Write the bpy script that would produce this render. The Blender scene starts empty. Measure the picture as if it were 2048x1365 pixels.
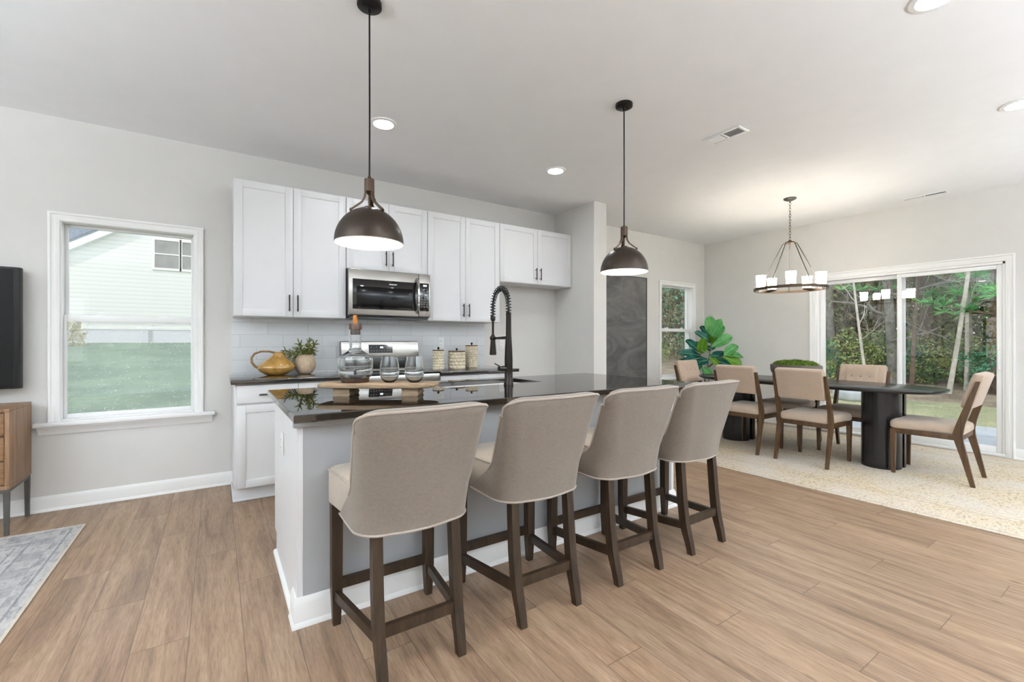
import bpy, bmesh, math, random
from mathutils import Vector, Matrix
PI = math.pi
S = bpy.context.scene
COL = S.collection
random.seed(7)

# ---------------------------------------------------------------- camera, sky, sun, exposure
cam_d = bpy.data.cameras.new('camera')
cam_d.sensor_width = 36.0
cam_d.lens = 36.0 * 892.3 / 2048.0
cam_d.shift_y = -1.2 / 2048.0
cam_d.clip_start = 0.05
cam_d.clip_end = 300
cam = bpy.data.objects.new('camera', cam_d)
cam.location = (0, 0, 1.2)
cam.rotation_euler = (PI / 2, 0, -math.radians(33.4536))
COL.objects.link(cam)
S.camera = cam

wd = bpy.data.worlds.new('sky')
S.world = wd
wd.use_nodes = True
wn = wd.node_tree
wn.nodes.clear()
w_out = wn.nodes.new('ShaderNodeOutputWorld')
w_bg = wn.nodes.new('ShaderNodeBackground')
w_ramp = wn.nodes.new('ShaderNodeValToRGB')
w_tc = wn.nodes.new('ShaderNodeTexCoord')
w_sep = wn.nodes.new('ShaderNodeSeparateXYZ')
w_ramp.color_ramp.elements[0].color = (1.0, 1.0, 1.0, 1)
w_ramp.color_ramp.elements[1].color = (0.74, 0.85, 1.0, 1)
wn.links.new(w_tc.outputs['Generated'], w_sep.inputs[0])
wn.links.new(w_sep.outputs[2], w_ramp.inputs[0])
wn.links.new(w_ramp.outputs[0], w_bg.inputs[0])
wn.links.new(w_bg.outputs[0], w_out.inputs[0])
w_bg.inputs[1].default_value = 1.3

sun_d = bpy.data.lights.new('sun', 'SUN')
sun_d.energy = 1.0
sun_d.angle = math.radians(1.5)
sun_d.color = (1.0, 0.95, 0.86)
sun = bpy.data.objects.new('sun', sun_d)
sun.rotation_euler = (math.radians(42), 0, math.radians(-40))   # shines towards +Y and +X
COL.objects.link(sun)

S.view_settings.view_transform = 'Standard'
S.view_settings.look = 'None'
S.view_settings.gamma = 1.0
S.view_settings.use_curve_mapping = False
S.view_settings.exposure = 0.48

CAN_POWER = 5.0        # W per recessed ceiling light
PENDANT_POWER = 11.0
SHADE_EMIT = 28.0
FILL_POWER = 225.0  # W per unseen lamp added to brighten the ceiling

# ---------------------------------------------------------------- materials
def lin(h):
    h = h.lstrip('#')
    c = [int(h[i:i + 2], 16) / 255 for i in (0, 2, 4)]
    return tuple(x / 12.92 if x <= 0.04045 else ((x + 0.055) / 1.055) ** 2.4 for x in c) + (1,)

MATS = {}
class N:
    def __init__(self, name):
        self.m = bpy.data.materials.new(name)
        self.m.use_nodes = True
        self.t = self.m.node_tree
        self.b = self.t.nodes['Principled BSDF']
        self.out = self.t.nodes['Material Output']
    def n(self, typ, **k):
        nd = self.t.nodes.new(typ)
        for a, v in k.items():
            if a.startswith('i_'):
                nd.inputs[a[2:].replace('_', ' ')].default_value = v
            else:
                setattr(nd, a, v)
        return nd
    def l(self, a, b):
        self.t.links.new(a, b)
    def math(self, op, a, b=None, c=None):
        nd = self.n('ShaderNodeMath', operation=op)
        for i, v in enumerate((a, b, c)):
            if v is None: continue
            if isinstance(v, (int, float)): nd.inputs[i].default_value = v
            else: self.l(v, nd.inputs[i])
        return nd.outputs[0]
    def ramp(self, fac, stops):
        r = self.n('ShaderNodeValToRGB')
        e = r.color_ramp.elements
        while len(e) < len(stops): e.new(0.5)
        for i, (p, c) in enumerate(stops):
            e[i].position = p; e[i].color = lin(c) if isinstance(c, str) else c
        self.l(fac, r.inputs[0])
        return r.outputs[0]
    def mix(self, fac, a, b, blend='MIX'):
        m = self.n('ShaderNodeMix', data_type='RGBA', blend_type=blend)
        for i, v in ((0, fac), (6, a), (7, b)):
            if isinstance(v, (int, float)): m.inputs[i].default_value = v
            elif isinstance(v, tuple): m.inputs[i].default_value = v
            else: self.l(v, m.inputs[i])
        return m.outputs[2]
    def coord(self, kind='Object', scale=(1, 1, 1), rot=(0, 0, 0)):
        tc = self.n('ShaderNodeTexCoord')
        mp = self.n('ShaderNodeMapping')
        mp.inputs['Scale'].default_value = scale
        mp.inputs['Rotation'].default_value = rot
        self.l(tc.outputs[kind], mp.inputs[0])
        return mp.outputs[0]
    def noise(self, vec, scale=5, detail=4, rough=0.55, dist=0.0):
        nd = self.n('ShaderNodeTexNoise')
        nd.inputs['Scale'].default_value = scale
        nd.inputs['Detail'].default_value = detail
        nd.inputs['Roughness'].default_value = rough
        nd.inputs['Distortion'].default_value = dist
        self.l(vec, nd.inputs['Vector'])
        return nd.outputs[0]
    def bump(self, h, strength=0.2, dist=0.01):
        b = self.n('ShaderNodeBump')
        b.inputs['Strength'].default_value = strength
        b.inputs['Distance'].default_value = dist
        self.l(h, b.inputs['Height'])
        self.l(b.outputs[0], self.b.inputs['Normal'])
    def base(self, c):
        if isinstance(c, str): c = lin(c)
        if isinstance(c, tuple): self.b.inputs['Base Color'].default_value = c
        else: self.l(c, self.b.inputs['Base Color'])
    def set(self, rough=0.5, metal=0.0, spec=0.5, coat=0.0, trans=0.0, ior=1.5):
        self.b.inputs['Roughness'].default_value = rough
        self.b.inputs['Metallic'].default_value = metal
        self.b.inputs['Specular IOR Level'].default_value = spec
        self.b.inputs['Coat Weight'].default_value = coat
        self.b.inputs['Transmission Weight'].default_value = trans
        self.b.inputs['IOR'].default_value = ior

def plain(name, col, rough=0.5, metal=0.0, spec=0.5, coat=0.0, var=0.06, vscale=6.0, bump=0.0):
    m = N(name)
    v = m.coord()
    nz = m.noise(v, vscale, 5)
    c = lin(col)
    lo = tuple(max(0, x * (1 - var)) for x in c[:3]) + (1,)
    hi = tuple(min(1, x * (1 + var)) for x in c[:3]) + (1,)
    m.base(m.ramp(nz, [(0.3, lo), (0.7, hi)]))
    m.set(rough, metal, spec, coat)
    if bump: m.bump(m.noise(v, vscale * 30, 3), bump, 0.002)
    MATS[name] = m.m
    return m.m

def emit(name, col, strength):
    m = N(name)
    m.t.nodes.remove(m.b)
    e = m.n('ShaderNodeEmission')
    e.inputs[0].default_value = col
    e.inputs[1].default_value = strength
    m.l(e.outputs[0], m.out.inputs[0])
    MATS[name] = m.m
    return m.m

plain('wall_paint', '#d8d6d2', 0.7, spec=0.25, var=0.015)
plain('ceiling_paint', '#ededed', 0.85, spec=0.1, var=0.012)
plain('trim_white', '#f0f0ee', 0.38, var=0.01)
plain('cabinet_white', '#dededf', 0.36, var=0.01)
plain('island_grey', '#a3a4a5', 0.5, var=0.015)
plain('vinyl_white', '#f2f2f1', 0.3, var=0.01)
plain('black_metal', '#24211f', 0.38, metal=0.7, var=0.1)
plain('matte_black', '#1a1a1b', 0.34, var=0.1)
plain('faucet_black', '#2b2825', 0.28, metal=0.85, var=0.1)
plain('bronze', '#3d332b', 0.38, metal=0.6, var=0.12, vscale=9)
plain('bronze_brown', '#4a3724', 0.42, metal=0.4, var=0.2, vscale=14)
plain('iron_grey', '#55524e', 0.45, metal=0.5, var=0.15)
plain('handle_dark', '#332f2c', 0.35, metal=0.6, var=0.1)
plain('plastic_white', '#ececea', 0.35, var=0.01)
plain('plastic_grey', '#a9a9a8', 0.5, var=0.04)
plain('slot_dark', '#4a4a4a', 0.6, var=0.05)
plain('glass_black', '#0c0c0e', 0.06, spec=0.7, var=0.1)
plain('tv_black', '#08080a', 0.12, spec=0.25, var=0.1)
plain('tv_housing', '#0a0a0b', 0.3, spec=0.3, var=0.1)
plain('range_dark', '#191918', 0.3, var=0.1)
plain('lamp_inner', '#f2efe8', 0.6, var=0.01)
plain('leather_tan', '#c98a3e', 0.5, var=0.12, vscale=30, bump=0.1)
plain('concrete', '#b9bec2', 0.85, var=0.08, vscale=4, bump=0.2)
plain('shingle', '#55606e', 0.9, var=0.5, vscale=9, bump=0.4)
plain('window_dark', '#8d8d8a', 0.15, var=0.2, vscale=2)
plain('brick_white', '#dedee6', 0.85, var=0.08, vscale=20, bump=0.4)
plain('trunk_grey', '#8d8b84', 0.9, var=0.35, vscale=7, bump=0.5)
plain('trunk_pale', '#c4beb2', 0.85, var=0.2, vscale=9, bump=0.4)
plain('trunk_brown', '#6b5c4e', 0.9, var=0.4, vscale=7, bump=0.5)
plain('teal_plastic', '#3f9f9c', 0.5, var=0.05)
plain('button_beige', '#9a8573', 0.9, var=0.1)
plain('soil', '#3a2d22', 0.95, var=0.4, vscale=40, bump=0.6)
plain('pot_white', '#d8d5cf', 0.6, var=0.04)
emit('can_glow', (0.92, 0.965, 1.0, 1), CAN_POWER / (PI * PI * 0.068 ** 2))
emit('bulb_glow', (1.0, 0.93, 0.84, 1), PENDANT_POWER / (4 * PI * PI * 0.032 ** 2))
emit('fill_glow', (0.79, 0.90, 1.0, 1), FILL_POWER / (PI * PI * 0.11 ** 2))
emit('display_glow', (0.85, 0.92, 1.0, 1), 1.6)

def frosted_shade():
    m = N('shade_glow')
    m.base('#f6efe2'); m.set(0.35)
    v = m.coord()
    g = m.n('ShaderNodeSeparateXYZ'); m.l(v, g.inputs[0])
    m.b.inputs['Emission Color'].default_value = (1.0, 0.95, 0.87, 1)
    m.b.inputs['Emission Strength'].default_value = SHADE_EMIT
    MATS['shade_glow'] = m.m
frosted_shade()

def pane():
    m = N('pane'); m.t.nodes.remove(m.b)
    tr = m.n('ShaderNodeBsdfTransparent'); tr.inputs[0].default_value = (0.985, 0.99, 0.988, 1)
    gl = m.n('ShaderNodeBsdfGlossy'); gl.inputs['Roughness'].default_value = 0.0
    fr = m.n('ShaderNodeFresnel'); ge = m.n('ShaderNodeNewGeometry')      # same reflectance on both faces of the sheet
    IOR = 1.7
    m.l(m.math('MULTIPLY_ADD', ge.outputs['Backfacing'], 1 / IOR - IOR, IOR), fr.inputs[0])
    mx = m.n('ShaderNodeMixShader')
    m.l(fr.outputs[0], mx.inputs[0]); m.l(tr.outputs[0], mx.inputs[1]); m.l(gl.outputs[0], mx.inputs[2])
    m.l(mx.outputs[0], m.out.inputs[0])
    MATS['pane'] = m.m
pane()

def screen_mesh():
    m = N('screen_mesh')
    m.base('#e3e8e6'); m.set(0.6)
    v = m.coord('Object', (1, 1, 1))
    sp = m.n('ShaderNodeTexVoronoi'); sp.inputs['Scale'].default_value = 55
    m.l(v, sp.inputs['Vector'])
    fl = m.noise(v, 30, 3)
    sparkle = m.math('MULTIPLY', m.math('LESS_THAN', sp.outputs['Distance'], 0.24), m.math('GREATER_THAN', fl, 0.47))  # white specks painted in as sun sparkle on the mesh
    a = m.math('ADD', m.math('MULTIPLY', sparkle, 0.62), 0.13)
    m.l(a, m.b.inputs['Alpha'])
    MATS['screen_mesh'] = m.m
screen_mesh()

def clear_glass():
    m = N('clear_glass'); m.base((0.97, 0.985, 0.99, 1)); m.set(0.0, trans=1.0, ior=1.46)
    MATS['clear_glass'] = m.m
    m = N('water'); m.base((0.93, 0.97, 1.0, 1)); m.set(0.0, trans=1.0, ior=1.33)
    MATS['water'] = m.m
clear_glass()

def floor_wood():
    m = N('plank_floor')
    tc = m.n('ShaderNodeTexCoord')
    sp = m.n('ShaderNodeSeparateXYZ'); m.l(tc.outputs['Object'], sp.inputs[0])
    X, Y = sp.outputs[0], sp.outputs[1]
    u = m.math('DIVIDE', m.math('ADD', X, 0.465 + 0.185 * 60), 0.185)
    iu = m.math('FLOOR', u); fu = m.math('FRACT', u)
    off = m.math('FRACT', m.math('MULTIPLY_ADD', iu, 0.643, 0.174 - 60 * 0.643 + 100))
    v = m.math('SUBTRACT', m.math('DIVIDE', m.math('ADD', Y, 1.225 * 20), 1.225), off)
    iv = m.math('FLOOR', v); fv = m.math('FRACT', v)
    # seams
    eu = m.math('MINIMUM', fu, m.math('SUBTRACT', 1.0, fu))
    ev = m.math('MINIMUM', fv, m.math('SUBTRACT', 1.0, fv))
    seam = m.math('MAXIMUM', m.math('LESS_THAN', eu, 0.009), m.math('LESS_THAN', ev, 0.0016))
    cb = m.n('ShaderNodeCombineXYZ'); m.l(iu, cb.inputs[0]); m.l(iv, cb.inputs[1])
    wn_ = m.n('ShaderNodeTexWhiteNoise', noise_dimensions='2D'); m.l(cb.outputs[0], wn_.inputs['Vector'])
    rnd = wn_.outputs['Value']
    # grain coordinates, shifted for each plank
    gx = m.math('ADD', m.math('MULTIPLY', X, 1.0), m.math('MULTIPLY', rnd, 37.0))
    gy = m.math('ADD', m.math('MULTIPLY', Y, 0.085), m.math('MULTIPLY', rnd, 91.0))
    gv = m.n('ShaderNodeCombineXYZ'); m.l(gx, gv.inputs[0]); m.l(gy, gv.inputs[1])
    g1 = m.noise(gv.outputs[0], 14, 7, 0.62, 0.9)
    g2 = m.noise(gv.outputs[0], 120, 5, 0.65, 0.2)
    kv = m.n('ShaderNodeCombineXYZ')
    m.l(gx, kv.inputs[0]); m.l(m.math('ADD', m.math('MULTIPLY', Y, 0.5), m.math('MULTIPLY', rnd, 17.0)), kv.inputs[1])
    kn = m.n('ShaderNodeTexVoronoi'); kn.inputs['Scale'].default_value = 4.2; m.l(kv.outputs[0], kn.inputs['Vector'])
    knot = m.math('SMOOTH_MIN', m.math('MULTIPLY', kn.outputs['Distance'], 6.0), 1.0, 0.25)
    c1 = m.ramp(g1, [(0.30, '#6f5847'), (0.48, '#90765f'), (0.70, '#a58b73')])
    c2 = m.ramp(g2, [(0.34, (0.74, 0.72, 0.70, 1)), (0.58, (1.04, 1.04, 1.04, 1))])
    c = m.mix(1.0, c1, c2, 'MULTIPLY')
    tone = m.ramp(rnd, [(0.0, (0.90, 0.89, 0.89, 1)), (0.5, (0.99, 0.99, 0.99, 1)), (1.0, (1.06, 1.05, 1.03, 1))])
    c = m.mix(1.0, c, tone, 'MULTIPLY')
    kf = m.ramp(knot, [(0.10, (0.28, 0.24, 0.20, 1)), (0.42, (1, 1, 1, 1))])
    c = m.mix(0.75, c, m.mix(1.0, c, kf, 'MULTIPLY'))
    c = m.mix(m.math('MULTIPLY', seam, 0.62), c, lin('#4a3a2c'))
    m.base(c)
    m.set(0.42, spec=0.45)
    h = m.math('SUBTRACT', m.math('MULTIPLY', g2, 0.3), seam)
    m.bump(h, 0.12, 0.002)
    MATS['plank_floor'] = m.m
floor_wood()

def wood(name, dark, light, axis='Z', scale=1.0, rough=0.45):
    m = N(name)
    s = {'X': (1.2, 14, 14), 'Y': (14, 1.2, 14), 'Z': (14, 14, 1.2)}[axis]
    v = m.coord('Object', tuple(x * scale for x in s))
    g = m.noise(v, 2.2, 6, 0.62, 0.7)
    g2 = m.noise(v, 9, 4, 0.6)
    c = m.ramp(g, [(0.3, dark), (0.7, light)])
    c = m.mix(1.0, c, m.ramp(g2, [(0.3, (0.78, 0.77, 0.76, 1)), (0.65, (1.05, 1.05, 1.05, 1))]), 'MULTIPLY')
    m.base(c); m.set(rough, spec=0.4)
    m.bump(g2, 0.15, 0.002)
    MATS[name] = m.m
wood('stool_wood', '#1b120a', '#402f1e')
wood('chair_wood', '#3d2b1a', '#64492f')
wood('walnut', '#74533a', '#a07f60', 'Z', 0.8)
wood('walnut_drawer', '#6b4a30', '#93704e', 'X', 0.8)
wood('driftwood', '#6b5844', '#a08a70', 'X', 1.6, 0.7)
plain('table_black', '#18181a', 0.24, var=0.05)
wood('stopper_wood', '#2a1a12', '#452d20', 'X', 2.0, 0.35)
wood('lid_wood', '#4e3723', '#6b4c30', 'X', 2.0, 0.5)
wood('whitewash', '#a98f72', '#d5c3aa', 'Z', 3.0, 0.75)
wood('pull_wood', '#a5773f', '#cf9d62', 'Z', 2.0, 0.45)

def fabric(name, a, b, scale=420):
    m = N(name)
    v = m.coord('Object', (1, 1, 1))
    w1 = m.noise(m.coord('Object', (1, 1, 0.12)), scale, 3, 0.7)
    w2 = m.noise(m.coord('Object', (0.12, 0.12, 1)), scale, 3, 0.7)
    big = m.noise(v, 5, 3)
    c = m.ramp(m.math('MULTIPLY_ADD', w1, 0.5, m.math('MULTIPLY', w2, 0.5)), [(0.34, a), (0.66, b)])
    c = m.mix(1.0, c, m.ramp(big, [(0.3, (0.94, 0.94, 0.94, 1)), (0.7, (1.04, 1.04, 1.04, 1))]), 'MULTIPLY')
    m.base(c); m.set(0.92, spec=0.15)
    m.b.inputs['Sheen Weight'].default_value = 0.25
    m.bump(m.math('ADD', w1, w2), 0.18, 0.001)
    MATS[name] = m.m
fabric('linen_taupe', '#6f655b', '#82776c')
fabric('linen_seat', '#9f9284', '#b0a494')
fabric('linen_piping', '#94887e', '#a89c91')
fabric('chair_beige', '#ab9684', '#bca896')
fabric('chair_seat', '#ad9a88', '#bfad9b')
fabric('chair_pale', '#aba7a4', '#c6c2bf')

def granite():
    m = N('granite')
    v = m.coord('Object')
    vo = m.n('ShaderNodeTexVoronoi'); vo.inputs['Scale'].default_value = 160; m.l(v, vo.inputs['Vector'])
    nz = m.noise(v, 45, 6, 0.7)
    c = m.ramp(nz, [(0.35, '#0e0c0a'), (0.55, '#1d1813'), (0.72, '#3f3326')])
    c2 = m.ramp(vo.outputs['Distance'], [(0.0, '#4d4335'), (0.12, '#191512'), (1, '#0d0b0a')])
    m.base(m.mix(0.45, c, c2))
    m.set(0.02, spec=0.5, ior=2.0)
    MATS['granite'] = m.m
granite()

def steel(name, axis=(1, 200, 200), col='#a9a6a1', rough=0.26):
    m = N(name)
    v = m.coord('Object', axis)
    g = m.noise(v, 3, 3)
    m.base(m.ramp(g, [(0.3, tuple(x * 0.93 for x in lin(col)[:3]) + (1,)), (0.7, lin(col))]))
    m.set(rough, metal=1.0)
    m.b.inputs['Anisotropic'].default_value = 0.5
    m.bump(g, 0.05, 0.001)
    MATS[name] = m.m
steel('steel')
steel('steel_bright', col='#c9c7c4', rough=0.16)

def tiles():
    m = N('subway_tile')
    tc = m.n('ShaderNodeTexCoord')
    sp = m.n('ShaderNodeSeparateXYZ'); m.l(tc.outputs['Object'], sp.inputs[0])
    X, Z = sp.outputs[0], sp.outputs[2]
    r = m.math('DIVIDE', m.math('SUBTRACT', Z, 0.925), 0.108)
    ir = m.math('FLOOR', r); fr_ = m.math('FRACT', r)
    u = m.math('ADD', m.math('DIVIDE', m.math('ADD', X, 10.0), 0.325), m.math('FRACT', m.math('MULTIPLY', ir, 0.37)))
    fu = m.math('FRACT', u); iu = m.math('FLOOR', u)
    ez = m.math('MULTIPLY', m.math('MINIMUM', fr_, m.math('SUBTRACT', 1.0, fr_)), 0.108)
    eu = m.math('MULTIPLY', m.math('MINIMUM', fu, m.math('SUBTRACT', 1.0, fu)), 0.325)
    e = m.math('MINIMUM', ez, eu)
    g = m.math('LESS_THAN', e, 0.0016)
    cb = m.n('ShaderNodeCombineXYZ'); m.l(iu, cb.inputs[0]); m.l(ir, cb.inputs[1])
    wv = m.n('ShaderNodeTexWhiteNoise', noise_dimensions='2D'); m.l(cb.outputs[0], wv.inputs['Vector'])
    t = m.ramp(wv.outputs['Value'], [(0, '#d3d6d9'), (1, '#e0e2e4')])
    m.base(m.mix(g, t, lin('#b9bbbd')))
    m.l(m.math('MULTIPLY_ADD', g, 0.6, 0.06), m.b.inputs['Roughness'])
    wav = m.noise(tc.outputs['Object'], 14, 3, 0.5)
    h = m.math('ADD', m.math('MULTIPLY', m.math('SMOOTH_MIN', m.math('MULTIPLY', e, 250.0), 1.0, 0.3), 0.5), m.math('MULTIPLY', wav, 1.1))
    m.bump(h, 0.35, 0.004)
    MATS['subway_tile'] = m.m
tiles()

def siding():
    m = N('siding')
    v = m.coord('Object')
    sp = m.n('ShaderNodeSeparateXYZ'); m.l(v, sp.inputs[0])
    f = m.math('FRACT', m.math('DIVIDE', sp.outputs[2], 0.19))
    c = m.ramp(f, [(0.0, '#c9c9c6'), (0.13, '#e3e3e0'), (1.0, '#ececea')])
    m.base(c); m.set(0.6)
    m.bump(f, 0.5, 0.02)
    MATS['siding'] = m.m
siding()

def ground():
    m = N('lawn')
    v = m.coord('Object')
    n1 = m.noise(v, 0.5, 4); n2 = m.noise(v, 22, 6, 0.7)
    c = m.ramp(n1, [(0.35, '#8d9878'), (0.6, '#b3b18c')])
    c = m.mix(1.0, c, m.ramp(n2, [(0.3, (0.6, 0.6, 0.6, 1)), (0.7, (1.2, 1.2, 1.2, 1))]), 'MULTIPLY')
    m.base(c); m.set(0.95, spec=0.1); m.bump(n2, 0.5, 0.03)
    MATS['lawn'] = m.m
    m = N('lawn_cool')
    v = m.coord('Object')
    n1 = m.noise(v, 0.7, 4); n2 = m.noise(v, 5, 8, 0.8)
    c = m.ramp(n1, [(0.35, '#607a66'), (0.65, '#839a80')])
    c = m.mix(1.0, c, m.ramp(n2, [(0.3, (0.65, 0.65, 0.65, 1)), (0.7, (1.25, 1.25, 1.25, 1))]), 'MULTIPLY')
    m.base(c); m.set(0.95, spec=0.1); m.bump(n2, 0.5, 0.03)
    MATS['lawn_cool'] = m.m
    m = N('leaf_litter')
    v = m.coord('Object')
    n1 = m.noise(v, 1.2, 4); n2 = m.noise(v, 14, 6, 0.75)
    c = m.ramp(n1, [(0.35, '#8f8170'), (0.6, '#b3a590')])
    c = m.mix(1.0, c, m.ramp(n2, [(0.3, (0.55, 0.55, 0.55, 1)), (0.7, (1.2, 1.2, 1.2, 1))]), 'MULTIPLY')
    m.base(c); m.set(0.95, spec=0.1); m.bump(n2, 0.7, 0.05)
    MATS['leaf_litter'] = m.m
ground()

def rugs():
    m = N('rug_cream')
    v = m.coord('Object')
    n1 = m.noise(m.coord('Object', (1.6, 3.0, 1)), 13, 8, 0.78, 1.2); n2 = m.noise(v, 120, 3)
    sp = m.n('ShaderNodeSeparateXYZ'); m.l(v, sp.inputs[0])
    n3 = m.noise(m.coord('Object', (1.0, 1.8, 1)), 34, 6, 0.8, 0.4); n4 = m.noise(v, 1.6, 3)
    c = m.ramp(n1, [(0.32, '#a3937d'), (0.44, '#c3b39a'), (0.56, '#cfc0a8'), (0.70, '#c0b7aa')])
    c = m.mix(m.ramp(n3, [(0.52, (0, 0, 0, 1)), (0.60, (0.9, 0.9, 0.9, 1))]), c, lin('#94836b'))
    c = m.mix(m.ramp(n4, [(0.40, (0, 0, 0, 1)), (0.62, (0.5, 0.5, 0.5, 1))]), c, lin('#c9c6c4'))
    # border lines, measured from the rug's own edges (half sizes 1.32 x 1.83)
    dx = m.math('SUBTRACT', 1.32, m.math('ABSOLUTE', sp.outputs[0])); dy = m.math('SUBTRACT', 1.83, m.math('ABSOLUTE', sp.outputs[1]))
    d = m.math('MINIMUM', dx, dy)
    def band(a, b): return m.math('MULTIPLY', m.math('GREATER_THAN', d, a), m.math('LESS_THAN', d, b))
    c = m.mix(m.math('MULTIPLY', band(0.035, 0.05), 0.5), c, lin('#a8947a'))
    c = m.mix(m.math('MULTIPLY', band(0.33, 0.35), 0.5), c, lin('#a8947a'))
    c = m.mix(m.math('MULTIPLY', band(0.40, 0.412), 0.45), c, lin('#a8947a'))
    c = m.mix(1.0, c, m.ramp(n2, [(0.3, (0.86, 0.86, 0.86, 1)), (0.7, (1.05, 1.05, 1.05, 1))]), 'MULTIPLY')
    m.base(c); m.set(0.97, spec=0.05); m.bump(n2, 0.5, 0.004)
    MATS['rug_cream'] = m.m
    m = N('rug_grey')
    v = m.coord('Object')
    n1 = m.noise(m.coord('Object', (2.4, 1, 1)), 12, 6, 0.72, 0.8); n2 = m.noise(v, 140, 3)
    sp = m.n('ShaderNodeSeparateXYZ'); m.l(v, sp.inputs[0])
    dx = m.math('SUBTRACT', 1.1, m.math('ABSOLUTE', sp.outputs[0])); dy = m.math('SUBTRACT', 1.6, m.math('ABSOLUTE', sp.outputs[1]))
    d = m.math('MINIMUM', dx, dy)
    c = m.ramp(n1, [(0.32, '#8b8a8e'), (0.48, '#b9b6b4'), (0.66, '#cbc8c5')])
    def band2(a, b): return m.math('MULTIPLY', m.math('GREATER_THAN', d, a), m.math('LESS_THAN', d, b))
    bk = m.n('ShaderNodeTexChecker'); bk.inputs['Scale'].default_value = 9.0; m.l(v, bk.inputs['Vector'])
    c = m.mix(m.math('MULTIPLY', band2(0.07, 0.20), 0.35), c, m.mix(bk.outputs['Fac'], lin('#77787f'), lin('#b5b3b2')))
    for a, b in ((0.05, 0.062), (0.20, 0.212), (0.25, 0.258)):
        c = m.mix(m.math('MULTIPLY', band2(a, b), 0.55), c, lin('#74757c'))
    c = m.mix(m.math('MULTIPLY', m.math('LESS_THAN', d, 0.012), 0.7), c, lin('#d8c8b2'))
    c = m.mix(1.0, c, m.ramp(n2, [(0.3, (0.86, 0.86, 0.86, 1)), (0.7, (1.06, 1.06, 1.06, 1))]), 'MULTIPLY')
    m.base(c); m.set(0.97, spec=0.05); m.bump(n2, 0.5, 0.004)
    MATS['rug_grey'] = m.m
rugs()

def art():
    m = N('dark_canvas')
    n1 = m.noise(m.coord('Object', (0.8, 1, 1.6)), 1.7, 5, 0.6, 1.4)
    n2 = m.noise(m.coord('Object', (1.0, 1, 5.0)), 2.6, 6, 0.7, 0.8)
    c = m.ramp(n1, [(0.35, '#4b4a4a'), (0.5, '#605f5d'), (0.66, '#74726f')])
    c = m.mix(m.ramp(n2, [(0.58, (0, 0, 0, 1)), (0.76, (0.7, 0.7, 0.7, 1))]), c, lin('#94928e'))
    m.base(c); m.set(0.45); m.bump(n2, 0.2, 0.004)
    MATS['dark_canvas'] = m.m
art()

def glaze():
    m = N('ochre_glaze')
    v = m.coord('Object')
    n1 = m.noise(v, 9, 5, 0.6, 0.6)
    c = m.ramp(n1, [(0.32, '#8a6a35'), (0.55, '#b78a45'), (0.75, '#8d8566')])
    m.base(c); m.set(0.1, coat=0.6)
    MATS['ochre_glaze'] = m.m
    plain('glaze_brown', '#7d6038', 0.25, var=0.25, vscale=20)
    m = N('bead_cream')
    m.base(m.ramp(m.noise(m.coord('Object'), 40, 4), [(0.3, '#cbbb9d'), (0.65, '#e7dcc6')])); m.set(0.6)
    MATS['bead_cream'] = m.m
    plain('bowl_brown', '#62574f', 0.5, var=0.15, vscale=12)
    m = N('moss')
    n_ = m.noise(m.coord('Object'), 38, 6, 0.75)
    m.base(m.ramp(n_, [(0.32, '#33421a'), (0.52, '#5f7a2c'), (0.72, '#86a047')])); m.set(0.95, spec=0.1); m.bump(n_, 0.9, 0.02)
    MATS['moss'] = m.m
glaze()

def leafmat(name, stops, rough=0.5, transl=0.25, scale=3.0):
    m = N(name)
    oi = m.n('ShaderNodeObjectInfo')
    v = m.coord('Object')
    g = m.noise(v, scale, 5, 0.7)
    m.base(m.ramp(g, stops)); m.set(rough, spec=0.35)
    MATS[name] = m.m
leafmat('fig_leaf', [(0.3, '#4fa355'), (0.5, '#74c274'), (0.7, '#9ad98f')], 0.3, scale=6)
leafmat('fig_leaf_dark', [(0.3, '#1c5148'), (0.5, '#2f7a6c'), (0.7, '#4f9d8c')], 0.25, scale=6)
leafmat('fig_leaf_lime', [(0.3, '#63a32a'), (0.7, '#97c548')], 0.4, scale=6)
leafmat('fig_vein', [(0.3, '#a9d89b'), (0.7, '#c6e6b8')], 0.4, scale=6)
leafmat('succulent', [(0.3, '#454e26'), (0.5, '#6b6f33'), (0.7, '#8d8246')], 0.5, scale=14)
leafmat('needles', [(0.35, '#3b8a45'), (0.5, '#60b55b'), (0.68, '#93d683')], 0.6, scale=1.2)
leafmat('foliage_olive', [(0.35, '#5c7041'), (0.5, '#8fa060'), (0.7, '#bcbf7e')], 0.7, scale=1.2)
leafmat('foliage_teal', [(0.35, '#377055'), (0.5, '#5ca07a'), (0.7, '#8ac69d')], 0.6, scale=1.2)
leafmat('foliage_brown', [(0.35, '#75654f'), (0.5, '#9a8868'), (0.7, '#b9a684')], 0.8, scale=1.2)
leafmat('foliage_gold', [(0.35, '#a79a3c'), (0.5, '#c7bf4e'), (0.7, '#dcd873')], 0.7, scale=1.2)
leafmat('brush_mix', [(0.3, '#58624c'), (0.48, '#838968'), (0.6, '#a09478'), (0.75, '#a9ba88')], 0.8, scale=0.7)
leafmat('straw_shrub', [(0.3, '#a8a070'), (0.7, '#d6cf9c')], 0.8, scale=2)
M = MATS

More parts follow.
